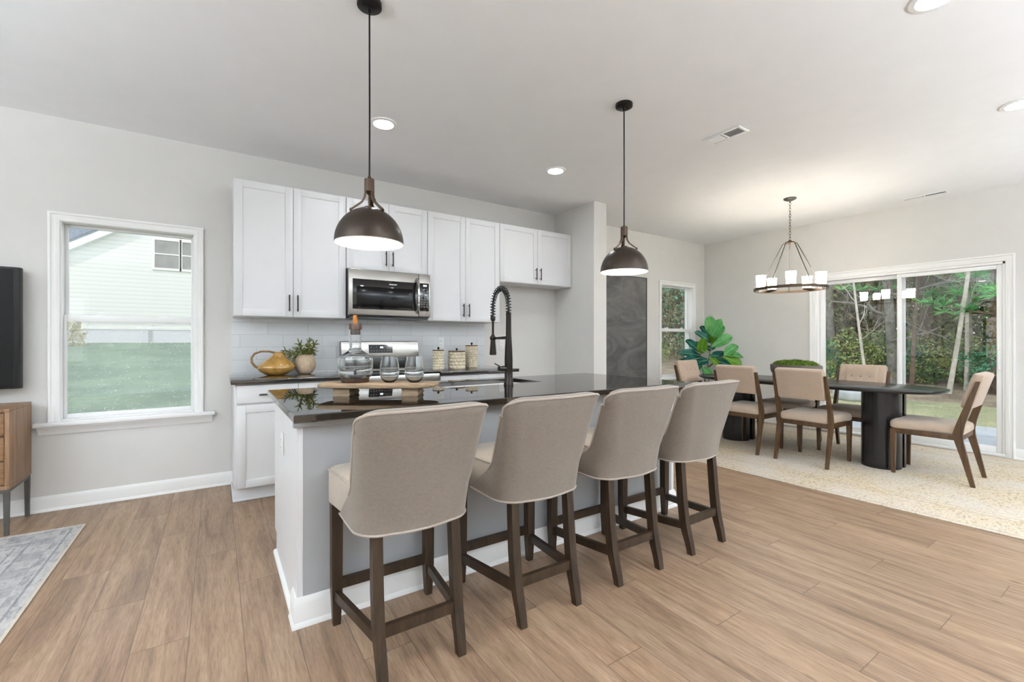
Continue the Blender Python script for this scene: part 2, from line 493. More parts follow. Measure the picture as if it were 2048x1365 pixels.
# ---------------------------------------------------------------- mesh builder
class MB:
    def __init__(self):
        self.bm = bmesh.new()
    def box(self, x0, x1, y0, y1, z0, z1, bev=0.0, seg=2, rot=None, piv=None):
        ax, bx = min(x0, x1), max(x0, x1); ay, by = min(y0, y1), max(y0, y1); az, bz = min(z0, z1), max(z0, z1)
        mt = Matrix.Translation(((ax + bx) / 2, (ay + by) / 2, (az + bz) / 2)) @ Matrix.Diagonal((bx - ax, by - ay, bz - az, 1))
        r = bmesh.ops.create_cube(self.bm, size=1.0, matrix=mt)
        vs = r['verts']
        if bev > 0:
            es = list({e for v in vs for e in v.link_edges})
            rr = bmesh.ops.bevel(self.bm, geom=es, offset=min(bev, (bx - ax) / 2.05, (by - ay) / 2.05, (bz - az) / 2.05), segments=seg, affect='EDGES', profile=0.5, clamp_overlap=True)
            vs = rr['verts']
        if rot is not None:
            bmesh.ops.transform(self.bm, matrix=Matrix.Translation(piv or (0, 0, 0)) @ rot @ Matrix.Translation(-Vector(piv or (0, 0, 0))), verts=vs)
        return vs
    def grid(self, rows, close_u=False, close_v=False, cap0=False, cap1=False):
        """rows: list of lists of points; faces between consecutive rows"""
        R = [[self.bm.verts.new(p) for p in row] for row in rows]
        nr, nc = len(R), len(R[0])
        for i in range(nr if close_v else nr - 1):
            a, b = R[i], R[(i + 1) % nr]
            for j in range(nc if close_u else nc - 1):
                k = (j + 1) % nc
                try: self.bm.faces.new((a[j], a[k], b[k], b[j]))
                except ValueError: pass
        if cap0: self.bm.faces.new(list(reversed(R[0])))
        if cap1: self.bm.faces.new(R[-1])
        return R
    def lathe(self, prof, n=32, c=(0, 0, 0), cap0=True, cap1=True, sx=1.0, sy=1.0):
        rows = []
        for r, z in prof:
            r = max(r, 1e-4)
            rows.append([(c[0] + sx * r * math.cos(2 * PI * k / n), c[1] + sy * r * math.sin(2 * PI * k / n), c[2] + z) for k in range(n)])
        return self.grid(rows, close_u=True, cap0=cap0, cap1=cap1)
    def tube(self, pts, r, n=8, cap=True, radii=None, close=False):
        pts = [Vector(p) for p in pts]
        m = len(pts)
        rows = []
        up = None
        for i, p in enumerate(pts):
            if close: d = (pts[(i + 1) % m] - pts[i - 1])
            elif i == 0: d = pts[1] - p
            elif i == m - 1: d = p - pts[i - 1]
            else: d = pts[i + 1] - pts[i - 1]
            if d.length < 1e-9: d = Vector((0, 0, 1))
            d.normalize()
            if up is None:
                up = Vector((0, 0, 1)) if abs(d.z) < 0.9 else Vector((1, 0, 0))
            s = d.cross(up)
            if s.length < 1e-6: s = d.orthogonal()
            s.normalize(); up = s.cross(d).normalized()
            rr = radii[i] if radii else r
            rows.append([p + (s * math.cos(2 * PI * k / n) + up * math.sin(2 * PI * k / n)) * rr for k in range(n)])
        self.grid(rows, close_u=True, close_v=close, cap0=cap and not close, cap1=cap and not close)
    def bar(self, p0, p1, w0, d0, w1=None, d1=None, side=(1, 0, 0)):
        """square bar from p0 to p1 with section w (along side) x d"""
        p0, p1 = Vector(p0), Vector(p1)
        w1 = w0 if w1 is None else w1; d1 = d0 if d1 is None else d1
        ax = (p1 - p0).normalized(); s = Vector(side); s = (s - ax * s.dot(ax)).normalized(); t = ax.cross(s)
        rows = []
        for p, w, d in ((p0, w0, d0), (p1, w1, d1)):
            rows.append([p + s * w / 2 * a + t * d / 2 * b for a, b in ((-1, -1), (1, -1), (1, 1), (-1, 1))])
        self.grid(rows, close_u=True, cap0=True, cap1=True)
    def prism(self, poly, z0, z1):
        rows = [[(x, y, z0) for x, y in poly], [(x, y, z1) for x, y in poly]]
        self.grid(rows, close_u=True, cap0=True, cap1=True)
    def extrude_poly(self, poly3, vec):
        v = Vector(vec)
        self.grid([[Vector(p) for p in poly3], [Vector(p) + v for p in poly3]], close_u=True, cap0=True, cap1=True)
    def ball(self, c, r, u=12, v=8, s=(1, 1, 1)):
        bmesh.ops.create_uvsphere(self.bm, u_segments=u, v_segments=v, radius=1.0, matrix=Matrix.Translation(c) @ Matrix.Diagonal((r * s[0], r * s[1], r * s[2], 1)))
    def quad(self, a, b, c, d):
        self.bm.faces.new([self.bm.verts.new(p) for p in (a, b, c, d)])

ROOT = {}
def tag(o, label=None, cat=None, group=None, kind=None):
    if label: o['label'] = label
    if cat: o['category'] = cat
    if group: o['group'] = group
    if kind: o['kind'] = kind
    return o
def build(name, mb, mat, parent=None, world=False, smooth=True, ang=38, loc=None):
    me = bpy.data.meshes.new(name)
    if world and parent is not None:
        bmesh.ops.translate(mb.bm, vec=-Vector(ROOT.get(parent.name, (0, 0, 0))), verts=mb.bm.verts)
    if loc is not None and world:
        bmesh.ops.translate(mb.bm, vec=-Vector(loc), verts=mb.bm.verts)
    bmesh.ops.recalc_face_normals(mb.bm, faces=mb.bm.faces)
    mb.bm.to_mesh(me); mb.bm.free()
    if smooth:
        me.polygons.foreach_set('use_smooth', [True] * len(me.polygons))
        me.set_sharp_from_angle(angle=math.radians(ang))
    me.materials.append(M[mat] if isinstance(mat, str) else mat)
    o = bpy.data.objects.new(name, me)
    COL.objects.link(o)
    if loc is not None: o.location = loc
    if parent is not None:
        o.parent = parent
        ROOT[o.name] = ROOT.get(parent.name, (0, 0, 0))
    else:
        ROOT[o.name] = loc or (0, 0, 0)
    return o
def thing(name, label, cat, loc=(0, 0, 0), rz=0.0, group=None, kind=None):
    o = bpy.data.objects.new(name, None)
    o.empty_display_size = 0.05
    COL.objects.link(o)
    o.location = loc; o.rotation_euler = (0, 0, rz)
    ROOT[o.name] = tuple(loc)
    return tag(o, label, cat, group, kind)
def struct(name, mb, mat, parent=None, world=True, **k):
    o = build(name, mb, mat, parent, world, **k)
    if parent is None: o['kind'] = 'structure'
    return o
def dup(root, loc, rz=None, label=None, group=None, scale=None):
    r = root.copy(); COL.objects.link(r); r.location = loc
    if rz is not None: r.rotation_euler = (0, 0, rz)
    if scale is not None: r.scale = (scale, scale, scale)
    if label: r['label'] = label
    if group: r['group'] = group
    for ch in list(root.children):
        c = ch.copy(); COL.objects.link(c); c.parent = r
        for g in list(ch.children):
            d = g.copy(); COL.objects.link(d); d.parent = c
    return r

# ---------------------------------------------------------------- the room
YB = 4.412      # back wall
XR = 6.734      # wall with the sliding door
H = 2.7835
X0, Y0 = -5.2, -4.2
T = 0.14
def wall_with_holes(name, axis, pos, lo, hi, holes, mat='wall_paint'):
    """axis 'Y': wall in plane y=pos (outside towards +), along x; holes (a,b,z0,z1)"""
    mb = MB()
    cuts = sorted({lo, hi, *[h[0] for h in holes], *[h[1] for h in holes]})
    t = T if pos > 0 else -T
    def bx(a, b, z0, z1):
        if axis == 'Y': mb.box(a, b, pos, pos + t, z0, z1)
        else: mb.box(pos, pos + t, a, b, z0, z1)
    for a, b in zip(cuts, cuts[1:]):
        hs = [h for h in holes if h[0] <= a + 1e-6 and h[1] >= b - 1e-6]
        if not hs: bx(a, b, 0, H); continue
        h = hs[0]
        if h[2] > 0: bx(a, b, 0, h[2])
        bx(a, b, h[3], H)
    bmesh.ops.remove_doubles(mb.bm, verts=mb.bm.verts, dist=1e-5)
    return struct(name, mb, mat, smooth=False)
W1 = (-0.934, -0.150, 0.628, 2.058)
W2 = (5.636, 6.420, 0.628, 2.058)
DR = (1.015, 2.772, 0.0, 2.02)
WF = [(-3.9, -2.4, 0.65, 2.15)]      # windows behind the camera
WL = (0.9, 3.3, 0.30, 2.35)
WL2 = (-3.2, -0.8, 0.30, 2.35)
wall_with_holes('wall_back', 'Y', YB, X0 - T, XR + T, [W1, W2])
wall_with_holes('wall_right', 'X', XR, Y0, YB, [DR])
wall_with_holes('wall_front', 'Y', Y0, X0 - T, XR + T, WF)
wall_with_holes('wall_left', 'X', X0, Y0, YB, [WL, WL2])
mb = MB(); mb.box(X0 - T, XR + T, Y0 - T, YB + T, -0.12, 0.0); struct('floor', mb, 'plank_floor', smooth=False)
mb = MB(); mb.box(X0 - T, XR + T, Y0 - T, YB + T, H, H + 0.25); struct('ceiling', mb, 'ceiling_paint', smooth=False)
mb = MB(); mb.box(3.565, 3.762, 3.71, YB, 0, H); struct('wall_alcove', mb, 'wall_paint', smooth=False)
mb = MB(); mb.box(0.098, 2.535, YB - 0.008, YB, 0.88, 1.40); struct('wall_backsplash', mb, 'subway_tile', smooth=False)

def base_run(name, p0, p1, inward):
    """baseboard with a small cap and a shoe strip; inward = unit normal into the room"""
    mb = MB()
    p0, p1, n = Vector(p0), Vector(p1), Vector(inward)
    prof = [(0, 0), (0.019, 0), (0.019, 0.004), (0.014, 0.018), (0.0125, 0.02), (0.0125, 0.082), (0.009, 0.095), (0.004, 0.108), (0, 0.108)]
    rows = [[(p.x + n.x * d, p.y + n.y * d, z) for d, z in prof] for p in (p0, p1)]
    mb.grid(rows, close_u=True, cap0=True, cap1=True)
    return struct(name, mb, 'trim_white', ang=30)
base_run('baseboard_back', (X0, YB, 0), (0.108, YB, 0), (0, -1, 0))
base_run('baseboard_alcove', (2.56, YB, 0), (3.565, YB, 0), (0, -1, 0))
base_run('baseboard_stub', (3.565, 3.71, 0), (3.762, 3.71, 0), (0, -1, 0))
base_run('baseboard_dining', (3.762, YB, 0), (XR, YB, 0), (0, -1, 0))
base_run('baseboard_right', (XR, Y0, 0), (XR, 0.956, 0), (-1, 0, 0))
base_run('baseboard_corner', (XR, 2.832, 0), (XR, YB, 0), (-1, 0, 0))
base_run('baseboard_left', (X0, Y0, 0), (X0, YB, 0), (1, 0, 0))
base_run('baseboard_front', (X0, Y0, 0), (XR, Y0, 0), (0, 1, 0))

def casing(mb, x0, x1, z0, z1, y, w=0.07, axis='Y', sgn=-1):
    """mitred casing up one side, across the top and down the other; outer edges x0..x1, top z1, on plane y"""
    prof = [(0, 0), (0, 0.020), (0.004, 0.023), (0.014, 0.023), (0.020, 0.016), (w * 0.55, 0.013), (w * 0.62, 0.015), (w - 0.010, 0.012), (w - 0.004, 0.010), (w, 0.006), (w, 0)]
    rows = []
    for cx_, cz_, dx, dz in ((x0, z0, 1, 0), (x0, z1, 1, -1), (x1, z1, -1, -1), (x1, z0, -1, 0)):
        r_ = []
        for d, p in prof:
            a_, c_, q_ = cx_ + dx * d, cz_ + dz * d, y + sgn * p
            r_.append((a_, q_, c_) if axis == 'Y' else (q_, a_, c_))
        rows.append(r_)
    mb.grid(rows, close_u=True, cap0=True, cap1=True)

def hung_window(name, W, y, out, casing_on=True, screen=False, stool=True):
    """double hung window filling the hole W=(x0,x1,z0,z1) in the wall plane y; out=+1 if outside is +y"""
    x0, x1, z0, z1 = W
    cx = (x0 + x1) / 2
    root = thing(name, None, None, (cx, y, z0)); root['kind'] = 'structure'
    s = out
    if casing_on:
        mb = MB(); casing(mb, x0 - 0.057, x1 + 0.057, z0 - 0.02, z1 + 0.052, y, 0.062, 'Y', -s); build('window_casing', mb, 'trim_white', root, True, ang=20)
    mb = MB()   # jamb liner
    FR = 0.011
    for a, b in ((x0, x0 + FR), (x1 - FR, x1)): mb.box(a, b, y, y + s * T, z0, z1, 0.001)
    mb.box(x0, x1, y, y + s * T, z1 - FR, z1, 0.001); mb.box(x0, x1, y, y + s * T, z0, z0 + 0.008, 0.001)
    build('window_frame', mb, 'vinyl_white', root, True)
    zm = z0 + (z1 - z0) * 0.515
    def sash(nm, ya, za, zb, rail_b, rail_t):
        sw = 0.017
        a, b = x0 + FR, x1 - FR
        m_ = MB()
        m_.box(a, a + sw, y + s * ya, y + s * (ya + 0.03), za, zb, 0.003); m_.box(b - sw, b, y + s * ya, y + s * (ya + 0.03), za, zb, 0.003)
        m_.box(a + sw, b - sw, y + s * ya, y + s * (ya + 0.03), za, za + rail_b, 0.003); m_.box(a + sw, b - sw, y + s * ya, y + s * (ya + 0.03), zb - rail_t, zb, 0.003)
        o = build(nm, m_, 'vinyl_white', root, True)
        m_ = MB(); m_.box(a + sw, b - sw, y + s * (ya + 0.013), y + s * (ya + 0.017), za + rail_b, zb - rail_t)
        build('pane', m_, 'pane', o, True, smooth=False)
        return o
    sash('upper_sash', 0.085, zm - 0.024, z1 - FR, 0.046, 0.018)
    lo = sash('lower_sash', 0.045, z0 + 0.008, zm + 0.022, 0.030, 0.048)
    for fx in (0.27, 0.73):
        m_ = MB(); xx = x0 + (x1 - x0) * fx
        m_.box(xx - 0.028, xx + 0.028, y + s * 0.048, y + s * 0.072, zm + 0.021, zm + 0.031, 0.003); m_.box(xx - 0.012, xx + 0.02, y + s * 0.052, y + s * 0.066, zm + 0.031, zm + 0.042, 0.003)
        build('sash_lock', m_, 'vinyl_white', lo, True)
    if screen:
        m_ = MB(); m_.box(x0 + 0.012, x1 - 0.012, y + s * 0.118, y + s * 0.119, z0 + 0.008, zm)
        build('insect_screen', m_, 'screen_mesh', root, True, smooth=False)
    if stool:
        m_ = MB(); m_.box(x0 - 0.125, x1 + 0.135, y - s * 0.062, y + s * 0.03, z0 - 0.034, z0 - 0.002, 0.009, 3)
        build('window_sill', m_, 'trim_white', root, True)
        m_ = MB()
        pr = [(0, 0), (0.012, 0), (0.016, 0.014), (0.030, 0.034), (0.046, 0.050), (0.046, 0.058), (0, 0.058)]
        rows = [[(xx + (0 if k == 0 else 0), y - s * d, z0 - 0.091 + z) for d, z in pr] for k, xx in enumerate((x0 - 0.105, x1 + 0.115))]
        m_.grid(rows, close_u=True, cap0=True, cap1=True)
        build('window_apron', m_, 'trim_white', root, True)
    return root
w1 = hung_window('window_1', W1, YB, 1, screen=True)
w1['label'] = 'tall white double hung window with sill left of the kitchen cabinets'
w2 = hung_window('window_2', W2, YB, 1)
w2['label'] = 'white double hung window in the dining corner beside the dark panel'
for i, w in enumerate(WF):
    hung_window('window_%d' % (3 + i), w, Y0, -1, stool=False)
for nw, wl in ((4, WL), (5, WL2)):
    root = thing('window_%d' % nw, None, None, (X0, (wl[0] + wl[1]) / 2, wl[2])); root['kind'] = 'structure'
    mb = MB(); ym = (wl[0] + wl[1]) / 2
    for a, b in ((wl[0], wl[0] + 0.05), (wl[1] - 0.05, wl[1]), (ym - 0.03, ym + 0.03)): mb.box(X0 - 0.08, X0 - 0.02, a, b, wl[2], wl[3])
    for a, b in ((wl[2], wl[2] + 0.05), (wl[3] - 0.05, wl[3]), (1.25, 1.30)): mb.box(X0 - 0.08, X0 - 0.02, wl[0] + 0.05, wl[1] - 0.05, a, b)
    build('window_frame', mb, 'black_metal', root, True)
    mb = MB(); mb.box(X0 - 0.052, X0 - 0.048, wl[0] + 0.05, wl[1] - 0.05, wl[2] + 0.05, wl[3] - 0.05); build('pane', mb, 'pane', root, True, smooth=False)

# sliding door
root = thing('door_1', None, None, (XR, 1.894, 0)); root['kind'] = 'structure'
root['label'] = 'white sliding glass patio door beside the dining table'
mb = MB(); casing(mb, 0.956, 2.832, 0.0, 2.085, XR, 0.072, 'X', -1); build('door_casing', mb, 'trim_white', root, True, ang=20)
mb = MB()
a, b, zt = DR[0], DR[1], DR[3]
mb.box(XR, XR + T, a, a + 0.032, 0, zt, 0.002); mb.box(XR, XR + T, b - 0.032, b, 0, zt, 0.002); mb.box(XR, XR + T, a, b, zt - 0.032, zt, 0.002)
mb.box(XR - 0.01, XR + T, a, b, 0, 0.03, 0.004); mb.box(XR + 0.055, XR + 0.063, a + 0.03, b - 0.03, 0.03, 0.045)
build('door_frame', mb, 'vinyl_white', root, True)
def slider(nm, ya, yb, xa, sw):
    m_ = MB(); xb = xa + 0.036
    m_.box(xa, xb, ya, ya + sw, 0.032, zt - 0.034, 0.004); m_.box(xa, xb, yb - sw, yb, 0.032, zt - 0.034, 0.004)
    m_.box(xa, xb, ya + sw, yb - sw, 0.032, 0.095, 0.004); m_.box(xa, xb, ya + sw, yb - sw, zt - 0.078, zt - 0.034, 0.004)
    o = build(nm, m_, 'vinyl_white', root, True)
    m_ = MB(); m_.box(xa + 0.016, xa + 0.021, ya + sw, yb - sw, 0.095, zt - 0.078)
    build('pane', m_, 'pane', o, True, smooth=False)
    return o
sl = slider('sliding_panel', a + 0.034, 1.905, XR + 0.012, 0.042)
slider('fixed_panel', 1.845, b - 0.034, XR + 0.066, 0.058)
mb = MB(); mb.box(XR + 0.004, XR + 0.012, a + 0.045, a + 0.068, 0.88, 1.12, 0.003)
mb.tube([(XR + 0.006, a + 0.056, 0.90), (XR - 0.03, a + 0.056, 0.905), (XR - 0.034, a + 0.056, 1.0), (XR - 0.03, a + 0.056, 1.095), (XR + 0.006, a + 0.056, 1.10)], 0.006, 8)
build('door_handle', mb, 'vinyl_white', sl, True)
mb = MB(); mb.tube([(XR + 0.045, a + 0.056, 0.90), (XR + 0.085, a + 0.062, 0.915), (XR + 0.095, a + 0.066, 1.0), (XR + 0.085, a + 0.062, 1.085), (XR + 0.045, a + 0.056, 1.10)], 0.010, 10)
o = build('outside_pull', mb, 'pull_wood', sl, True); o['label'] = 'curved pale wooden pull on the outer side of the glass'

# ---------------------------------------------------------------- ceiling fixtures
CANS = [(1.012, 3.231, 'round recessed ceiling light above the left end of the kitchen counter'),
        (2.627, 3.241, 'round recessed ceiling light above the kitchen, right of the first pendant'),
        (4.473, 0.616, 'round recessed ceiling light at the right edge of the ceiling'),
        (2.764, 0.642, 'round recessed ceiling light at the very top of the picture')]
def can_light(x, y, label, first=[]):
    if first:
        return dup(first[0], (x, y, H), 0, label, 'recessed ceiling lights')
    root = thing('recessed_light', label, 'ceiling light', (x, y, H), 0, 'recessed ceiling lights')
    mb = MB(); mb.lathe([(0.068, -0.001), (0.070, -0.010), (0.094, -0.006), (0.096, 0.0)], 40, cap0=False, cap1=False); build('trim_ring', mb, 'plastic_white', root)
    mb = MB(); mb.lathe([(0.001, -0.006), (0.068, -0.006)], 40, cap0=False, cap1=False); build('lens', mb, 'can_glow', root)
    first.append(root)
    return root
for x, y, l in CANS: can_light(x, y, l)
for x, y in ((1.05, 0.62), (-1.2, 0.62), (-3.4, 0.62), (-3.4, 3.0)):
    can_light(x, y, 'round recessed ceiling light over the open room behind the camera')

def fill_lamp(x, y, label):  # made-up lamp outside the view, added as fill for the ceiling
    root = thing('added_fill_lamp', label, 'fill lamp', (x, y, 0), 0, 'fill lamps added outside the view')
    mb = MB(); mb.lathe([(0.001, 0.0), (0.15, 0.0), (0.15, 0.015), (0.02, 0.03), (0.012, 0.05), (0.012, 1.480), (0.001, 1.480)], 28); build('stand', mb, 'black_metal', root)
    mb = MB(); mb.lathe([(0.02, 1.470), (0.09, 1.500), (0.15, 1.570), (0.152, 1.570), (0.145, 1.565), (0.115, 1.535)], 36, cap0=False, cap1=False); build('bowl', mb, 'plastic_white', root)
    mb = MB(); mb.lathe([(0.001, 1.537), (0.11, 1.537)], 32, cap0=False, cap1=False); build('diffuser', mb, 'fill_glow', root)
fill_lamp(-3.2, 1.2, 'unseen fill lamp added to light the ceiling, left of the camera')
fill_lamp(-3.6, -1.6, 'unseen fill lamp added to light the ceiling, far left behind the camera')
fill_lamp(2.0, -2.2, 'unseen fill lamp added to light the ceiling, right behind the camera')
fill_lamp(5.3, -2.3, 'unseen fill lamp added to light the ceiling, right of the sliding door')

def vent(cx, cy, lx, ly, label):
    root = thing('ceiling_vent', label, 'air vent', (cx, cy, H), 0, 'ceiling vents')
    mb = MB(); w = 0.022
    mb.box(-lx / 2, lx / 2, -ly / 2, -ly / 2 + w, -0.009, 0, 0.003); mb.box(-lx / 2, lx / 2, ly / 2 - w, ly / 2, -0.009, 0, 0.003)
    mb.box(-lx / 2, -lx / 2 + w, -ly / 2 + w, ly / 2 - w, -0.009, 0, 0.003); mb.box(lx / 2 - w, lx / 2, -ly / 2 + w, ly / 2 - w, -0.009, 0, 0.003)
    mb.box(-lx / 2, lx / 2, -0.008, 0.008, -0.008, 0, 0.002)
    build('frame', mb, 'plastic_white', root)
    mb = MB(); mb.box(-lx / 2 + w, lx / 2 - w, -ly / 2 + w, ly / 2 - w, -0.0015, -0.0005); build('duct_opening', mb, 'slot_dark', root)
    for sgn in (-1, 1):
        mb = MB(); n = 9
        for k in range(n):
            yy = sgn * (0.016 + (ly / 2 - w - 0.02) * (k + 0.5) / n)
            mb.bar((-lx / 2 + w, yy, -0.005), (lx / 2 - w, yy, -0.005), 0.0095, 0.0012, side=(0, 1, -sgn * 0.9))
        build('louvers', mb, 'plastic_white', root)
    return root
vent(3.27, 1.965, 0.145, 0.30, 'white ceiling vent between the second pendant and the chandelier')
vent(6.445, 1.583, 0.11, 0.39, 'long white ceiling vent above the sliding door')

def pendant(x, y, zr, label):
    root = thing('pendant_light', label, 'pendant lamp', (x, y, H), 0, 'pendants over the island')
    z = zr - H
    mb = MB(); mb.lathe([(0.001, -0.024), (0.05, -0.024), (0.056, -0.02), (0.056, 0)], 32); mb.lathe([(0.001, -0.045), (0.008, -0.043), (0.01, -0.02)], 16)
    for k in (0, 1): mb.ball((0.032 * (1 if k else -1), -0.008, -0.026), 0.005, 8, 6)
    build('canopy', mb, 'black_metal', root)
    mb = MB(); mb.tube([(0, 0, -0.03), (0.001, 0, z * 0.5), (0, 0, z + 0.30)], 0.0042, 8); build('cord', mb, 'black_metal', root)
    R, hh = 0.156, 0.165
    prof = []
    for k in range(17):
        t = k / 16 * PI / 2 * 0.93
        prof.append((R * math.cos(t), z + hh * math.sin(t)))
    prof.append((0.001, z + hh * 0.998))
    mb = MB(); mb.lathe(prof, 48, cap0=False, cap1=False)
    sh = build('lamp_shade', mb, 'bronze', root)
    prof2 = [(R, z)] + [(r - 0.004 if r > 0.01 else r, zz - 0.003) for r, zz in prof]
    mb = MB(); mb.lathe(prof2, 48, cap0=False, cap1=False)
    build('shade_lining', mb, 'lamp_inner', sh)
    mb = MB()
    for k in range(3):
        a_ = math.radians(57 + 120 * k)
        path = [(0.018, 0.300), (0.018, 0.235), (0.022, 0.212), (0.034, 0.190), (0.054, 0.172), (0.078, 0.152), (0.086, 0.142)]
        for (r0, q0), (r1, q1) in zip(path, path[1:]):
            mb.bar((r0 * math.cos(a_), r0 * math.sin(a_), z + q0), (r1 * math.cos(a_), r1 * math.sin(a_), z + q1), 0.017, 0.008, side=(-math.sin(a_), math.cos(a_), 0))
        mb.ball((0.083 * math.cos(a_), 0.083 * math.sin(a_), z + 0.148), 0.007, 8, 6)
    build('yoke', mb, 'bronze_brown', root)
    mb = MB(); mb.lathe([(0.001, z + 0.315), (0.007, z + 0.312), (0.010, z + 0.302), (0.022, z + 0.296), (0.023, z + 0.24), (0.012, z + 0.232), (0.005, z + 0.225), (0.005, z + 0.175), (0.022, z + 0.170), (0.024, z + 0.160)], 24); build('socket_cap', mb, 'bronze_brown', root)
    mb = MB(); mb.ball((0, 0, z + 0.075), 0.032, 16, 12); build('bulb', mb, 'bulb_glow', root)
    mb = MB(); mb.lathe([(0.018, z + 0.10), (0.018, z + 0.155)], 16); build('bulb_socket', mb, 'plastic_white', root)
    return root
pendant(0.595, 2.112, 1.655, 'bronze dome pendant lamp hanging over the left half of the island')
pendant(2.274, 2.080, 1.660, 'bronze dome pendant lamp hanging over the right half of the island')

def chandelier(x, y):
    root = thing('chandelier', 'round bronze chandelier with five frosted glass shades above the dining table', 'chandelier', (x, y, H))
    zr = 1.775 - H
    mb = MB(); mb.lathe([(0.001, -0.03), (0.03, -0.028), (0.062, -0.012), (0.064, 0)], 32); mb.lathe([(0.001, -0.05), (0.006, -0.05), (0.006, -0.028)], 12); build('canopy', mb, 'iron_grey', root)
    mb = MB(); ztop, zb = -0.045, 2.315 - H; n = 13
    for k in range(n):
        zc = ztop + (zb - ztop) * (k + 0.5) / n; hl = (ztop - zb) / n * 0.66
        pts = []
        for j in range(14):
            t = 2 * PI * j / 14
            px_ = 0.010 * math.cos(t)
            pts.append((px_ if k % 2 else 0, 0 if k % 2 else px_, zc + hl * math.sin(t)))
        mb.tube(pts, 0.0022, 6, close=True)
    build('chain', mb, 'iron_grey', root)
    zh = 2.285 - H
    mb = MB(); mb.lathe([(0.001, zh + 0.035), (0.012, zh + 0.032), (0.02, zh + 0.02), (0.045, zh + 0.012), (0.048, zh), (0.02, zh - 0.012), (0.001, zh - 0.02)], 28); build('hub', mb, 'bronze_brown', root)
    R = 0.345
    mb = MB()
    n = 64
    mb.grid([[((R + d) * math.cos(2 * PI * k / n), (R + d) * math.sin(2 * PI * k / n), zr + q) for k in range(n)] for d, q in ((-0.013, -0.014), (0.013, -0.014), (0.013, 0.014), (-0.013, 0.014))], close_u=True, close_v=True)
    build('ring', mb, 'bronze_brown', root)
    for k in range(5):
        a0 = math.atan2(-y, -x) + 2 * PI * k / 5 + 0.03
        c, s = math.cos(a0), math.sin(a0)
        # each lamp: saucer on a short bracket inside the ring, its shade above it
        r = 0.295
        mb = MB(); mb.tube([(r * c, r * s, zr + 0.004), (R * c, R * s, zr + 0.004)], 0.008, 8); mb.lathe([(0.001, 0.002), (0.03, 0.004), (0.046, 0.014), (0.048, 0.022), (0.03, 0.02), (0.001, 0.018)], 24, (r * c, r * s, zr))
        arm = build('lamp_holder', mb, 'bronze_brown', root)
        mb = MB(); prof = [(0.034, 0.024), (0.043, 0.026), (0.050, 0.155), (0.047, 0.155), (0.040, 0.03)]
        mb.lathe(prof, 32, (r * c, r * s, zr), cap0=False, cap1=False)
        build('glass_shade', mb, 'shade_glow', arm)
        a1 = a0 + PI / 5
        c1, s1 = math.cos(a1), math.sin(a1)
        mb = MB(); mb.tube([(0.038 * c1, 0.038 * s1, zh + 0.002), (0.066 * c1, 0.066 * s1, zh - 0.002), (0.078 * c1, 0.078 * s1, zh - 0.018), ((R - 0.018) * c1, (R - 0.018) * s1, zr - 0.002), ((R) * c1, (R) * s1, zr - 0.008)], 0.0055, 8)
        build('rod', mb, 'iron_grey', root)
    return root
chandelier(5.324, 2.44)

# ---------------------------------------------------------------- kitchen cabinets
def shaker(mb, x0, x1, y, z0, z1, fr=0.057, th=0.02):
    """shaker door or drawer front whose outer face is at y (facing -y)"""
    if z1 - z0 < 0.2:
        mb.box(x0, x1, y, y + th, z0, z1, 0.002); return
    mb.box(x0, x0 + fr, y, y + th, z0, z1, 0.0015); mb.box(x1 - fr, x1, y, y + th, z0, z1, 0.0015)
    mb.box(x0 + fr, x1 - fr, y, y + th, z0, z0 + fr, 0.0015); mb.box(x0 + fr, x1 - fr, y, y + th, z1 - fr, z1, 0.0015)
    mb.box(x0 + fr - 0.002, x1 - fr + 0.002, y + 0.008, y + th - 0.003, z0 + fr - 0.002, z1 - fr + 0.002)
def pull(p, L=0.135, vert=True):
    mb = MB(); x, y, z = p
    d = (0, 0, 1) if vert else (1, 0, 0)
    a = [x - d[0] * L / 2, y - 0.03, z - d[2] * L / 2]; b = [x + d[0] * L / 2, y - 0.03, z + d[2] * L / 2]
    mb.tube([a, b], 0.0058, 10)
    for s in (-0.36, 0.36):
        q = (x + d[0] * L * s, y, z + d[2] * L * s)
        mb.tube([q, (q[0], y - 0.03, q[2])], 0.0045, 8)
    return mb
YU = YB - 0.32       # upper door faces
def upper(name, x0, x1, z0, z1, label, hz=None):
    root = thing(name, label, 'cabinet', ((x0 + x1) / 2, YU, z0), 0, 'white wall cabinets')
    mb = MB(); mb.box(x0, x1, YU + 0.022, YB - 0.002, z0, z1, 0.001); build('body', mb, 'cabinet_white', root, True)
    xm = (x0 + x1) / 2
    for i, (a, b) in enumerate(((x0 + 0.002, xm - 0.0015), (xm + 0.0015, x1 - 0.002))):
        mb = MB(); shaker(mb, a, b, YU, z0 + 0.003, z1 - 0.003); d = build('door', mb, 'cabinet_white', root, True)
        build('handle', pull(((b - 0.03) if i == 0 else (a + 0.03), YU, z0 + 0.115)), 'handle_dark', d, True)
    return root
upper('wall_cabinet', 0.106, 0.948, 1.392, 2.470, 'tall white two-door wall cabinet at the left end, beside the window')
upper('wall_cabinet', 0.950, 1.714, 1.838, 2.470, 'short white two-door wall cabinet above the microwave')
upper('wall_cabinet', 1.716, 2.546, 1.392, 2.470, 'tall white two-door wall cabinet right of the microwave')
upper('wall_cabinet', 2.548, 3.562, 1.838, 2.470, 'wide short white wall cabinet above the empty refrigerator bay')

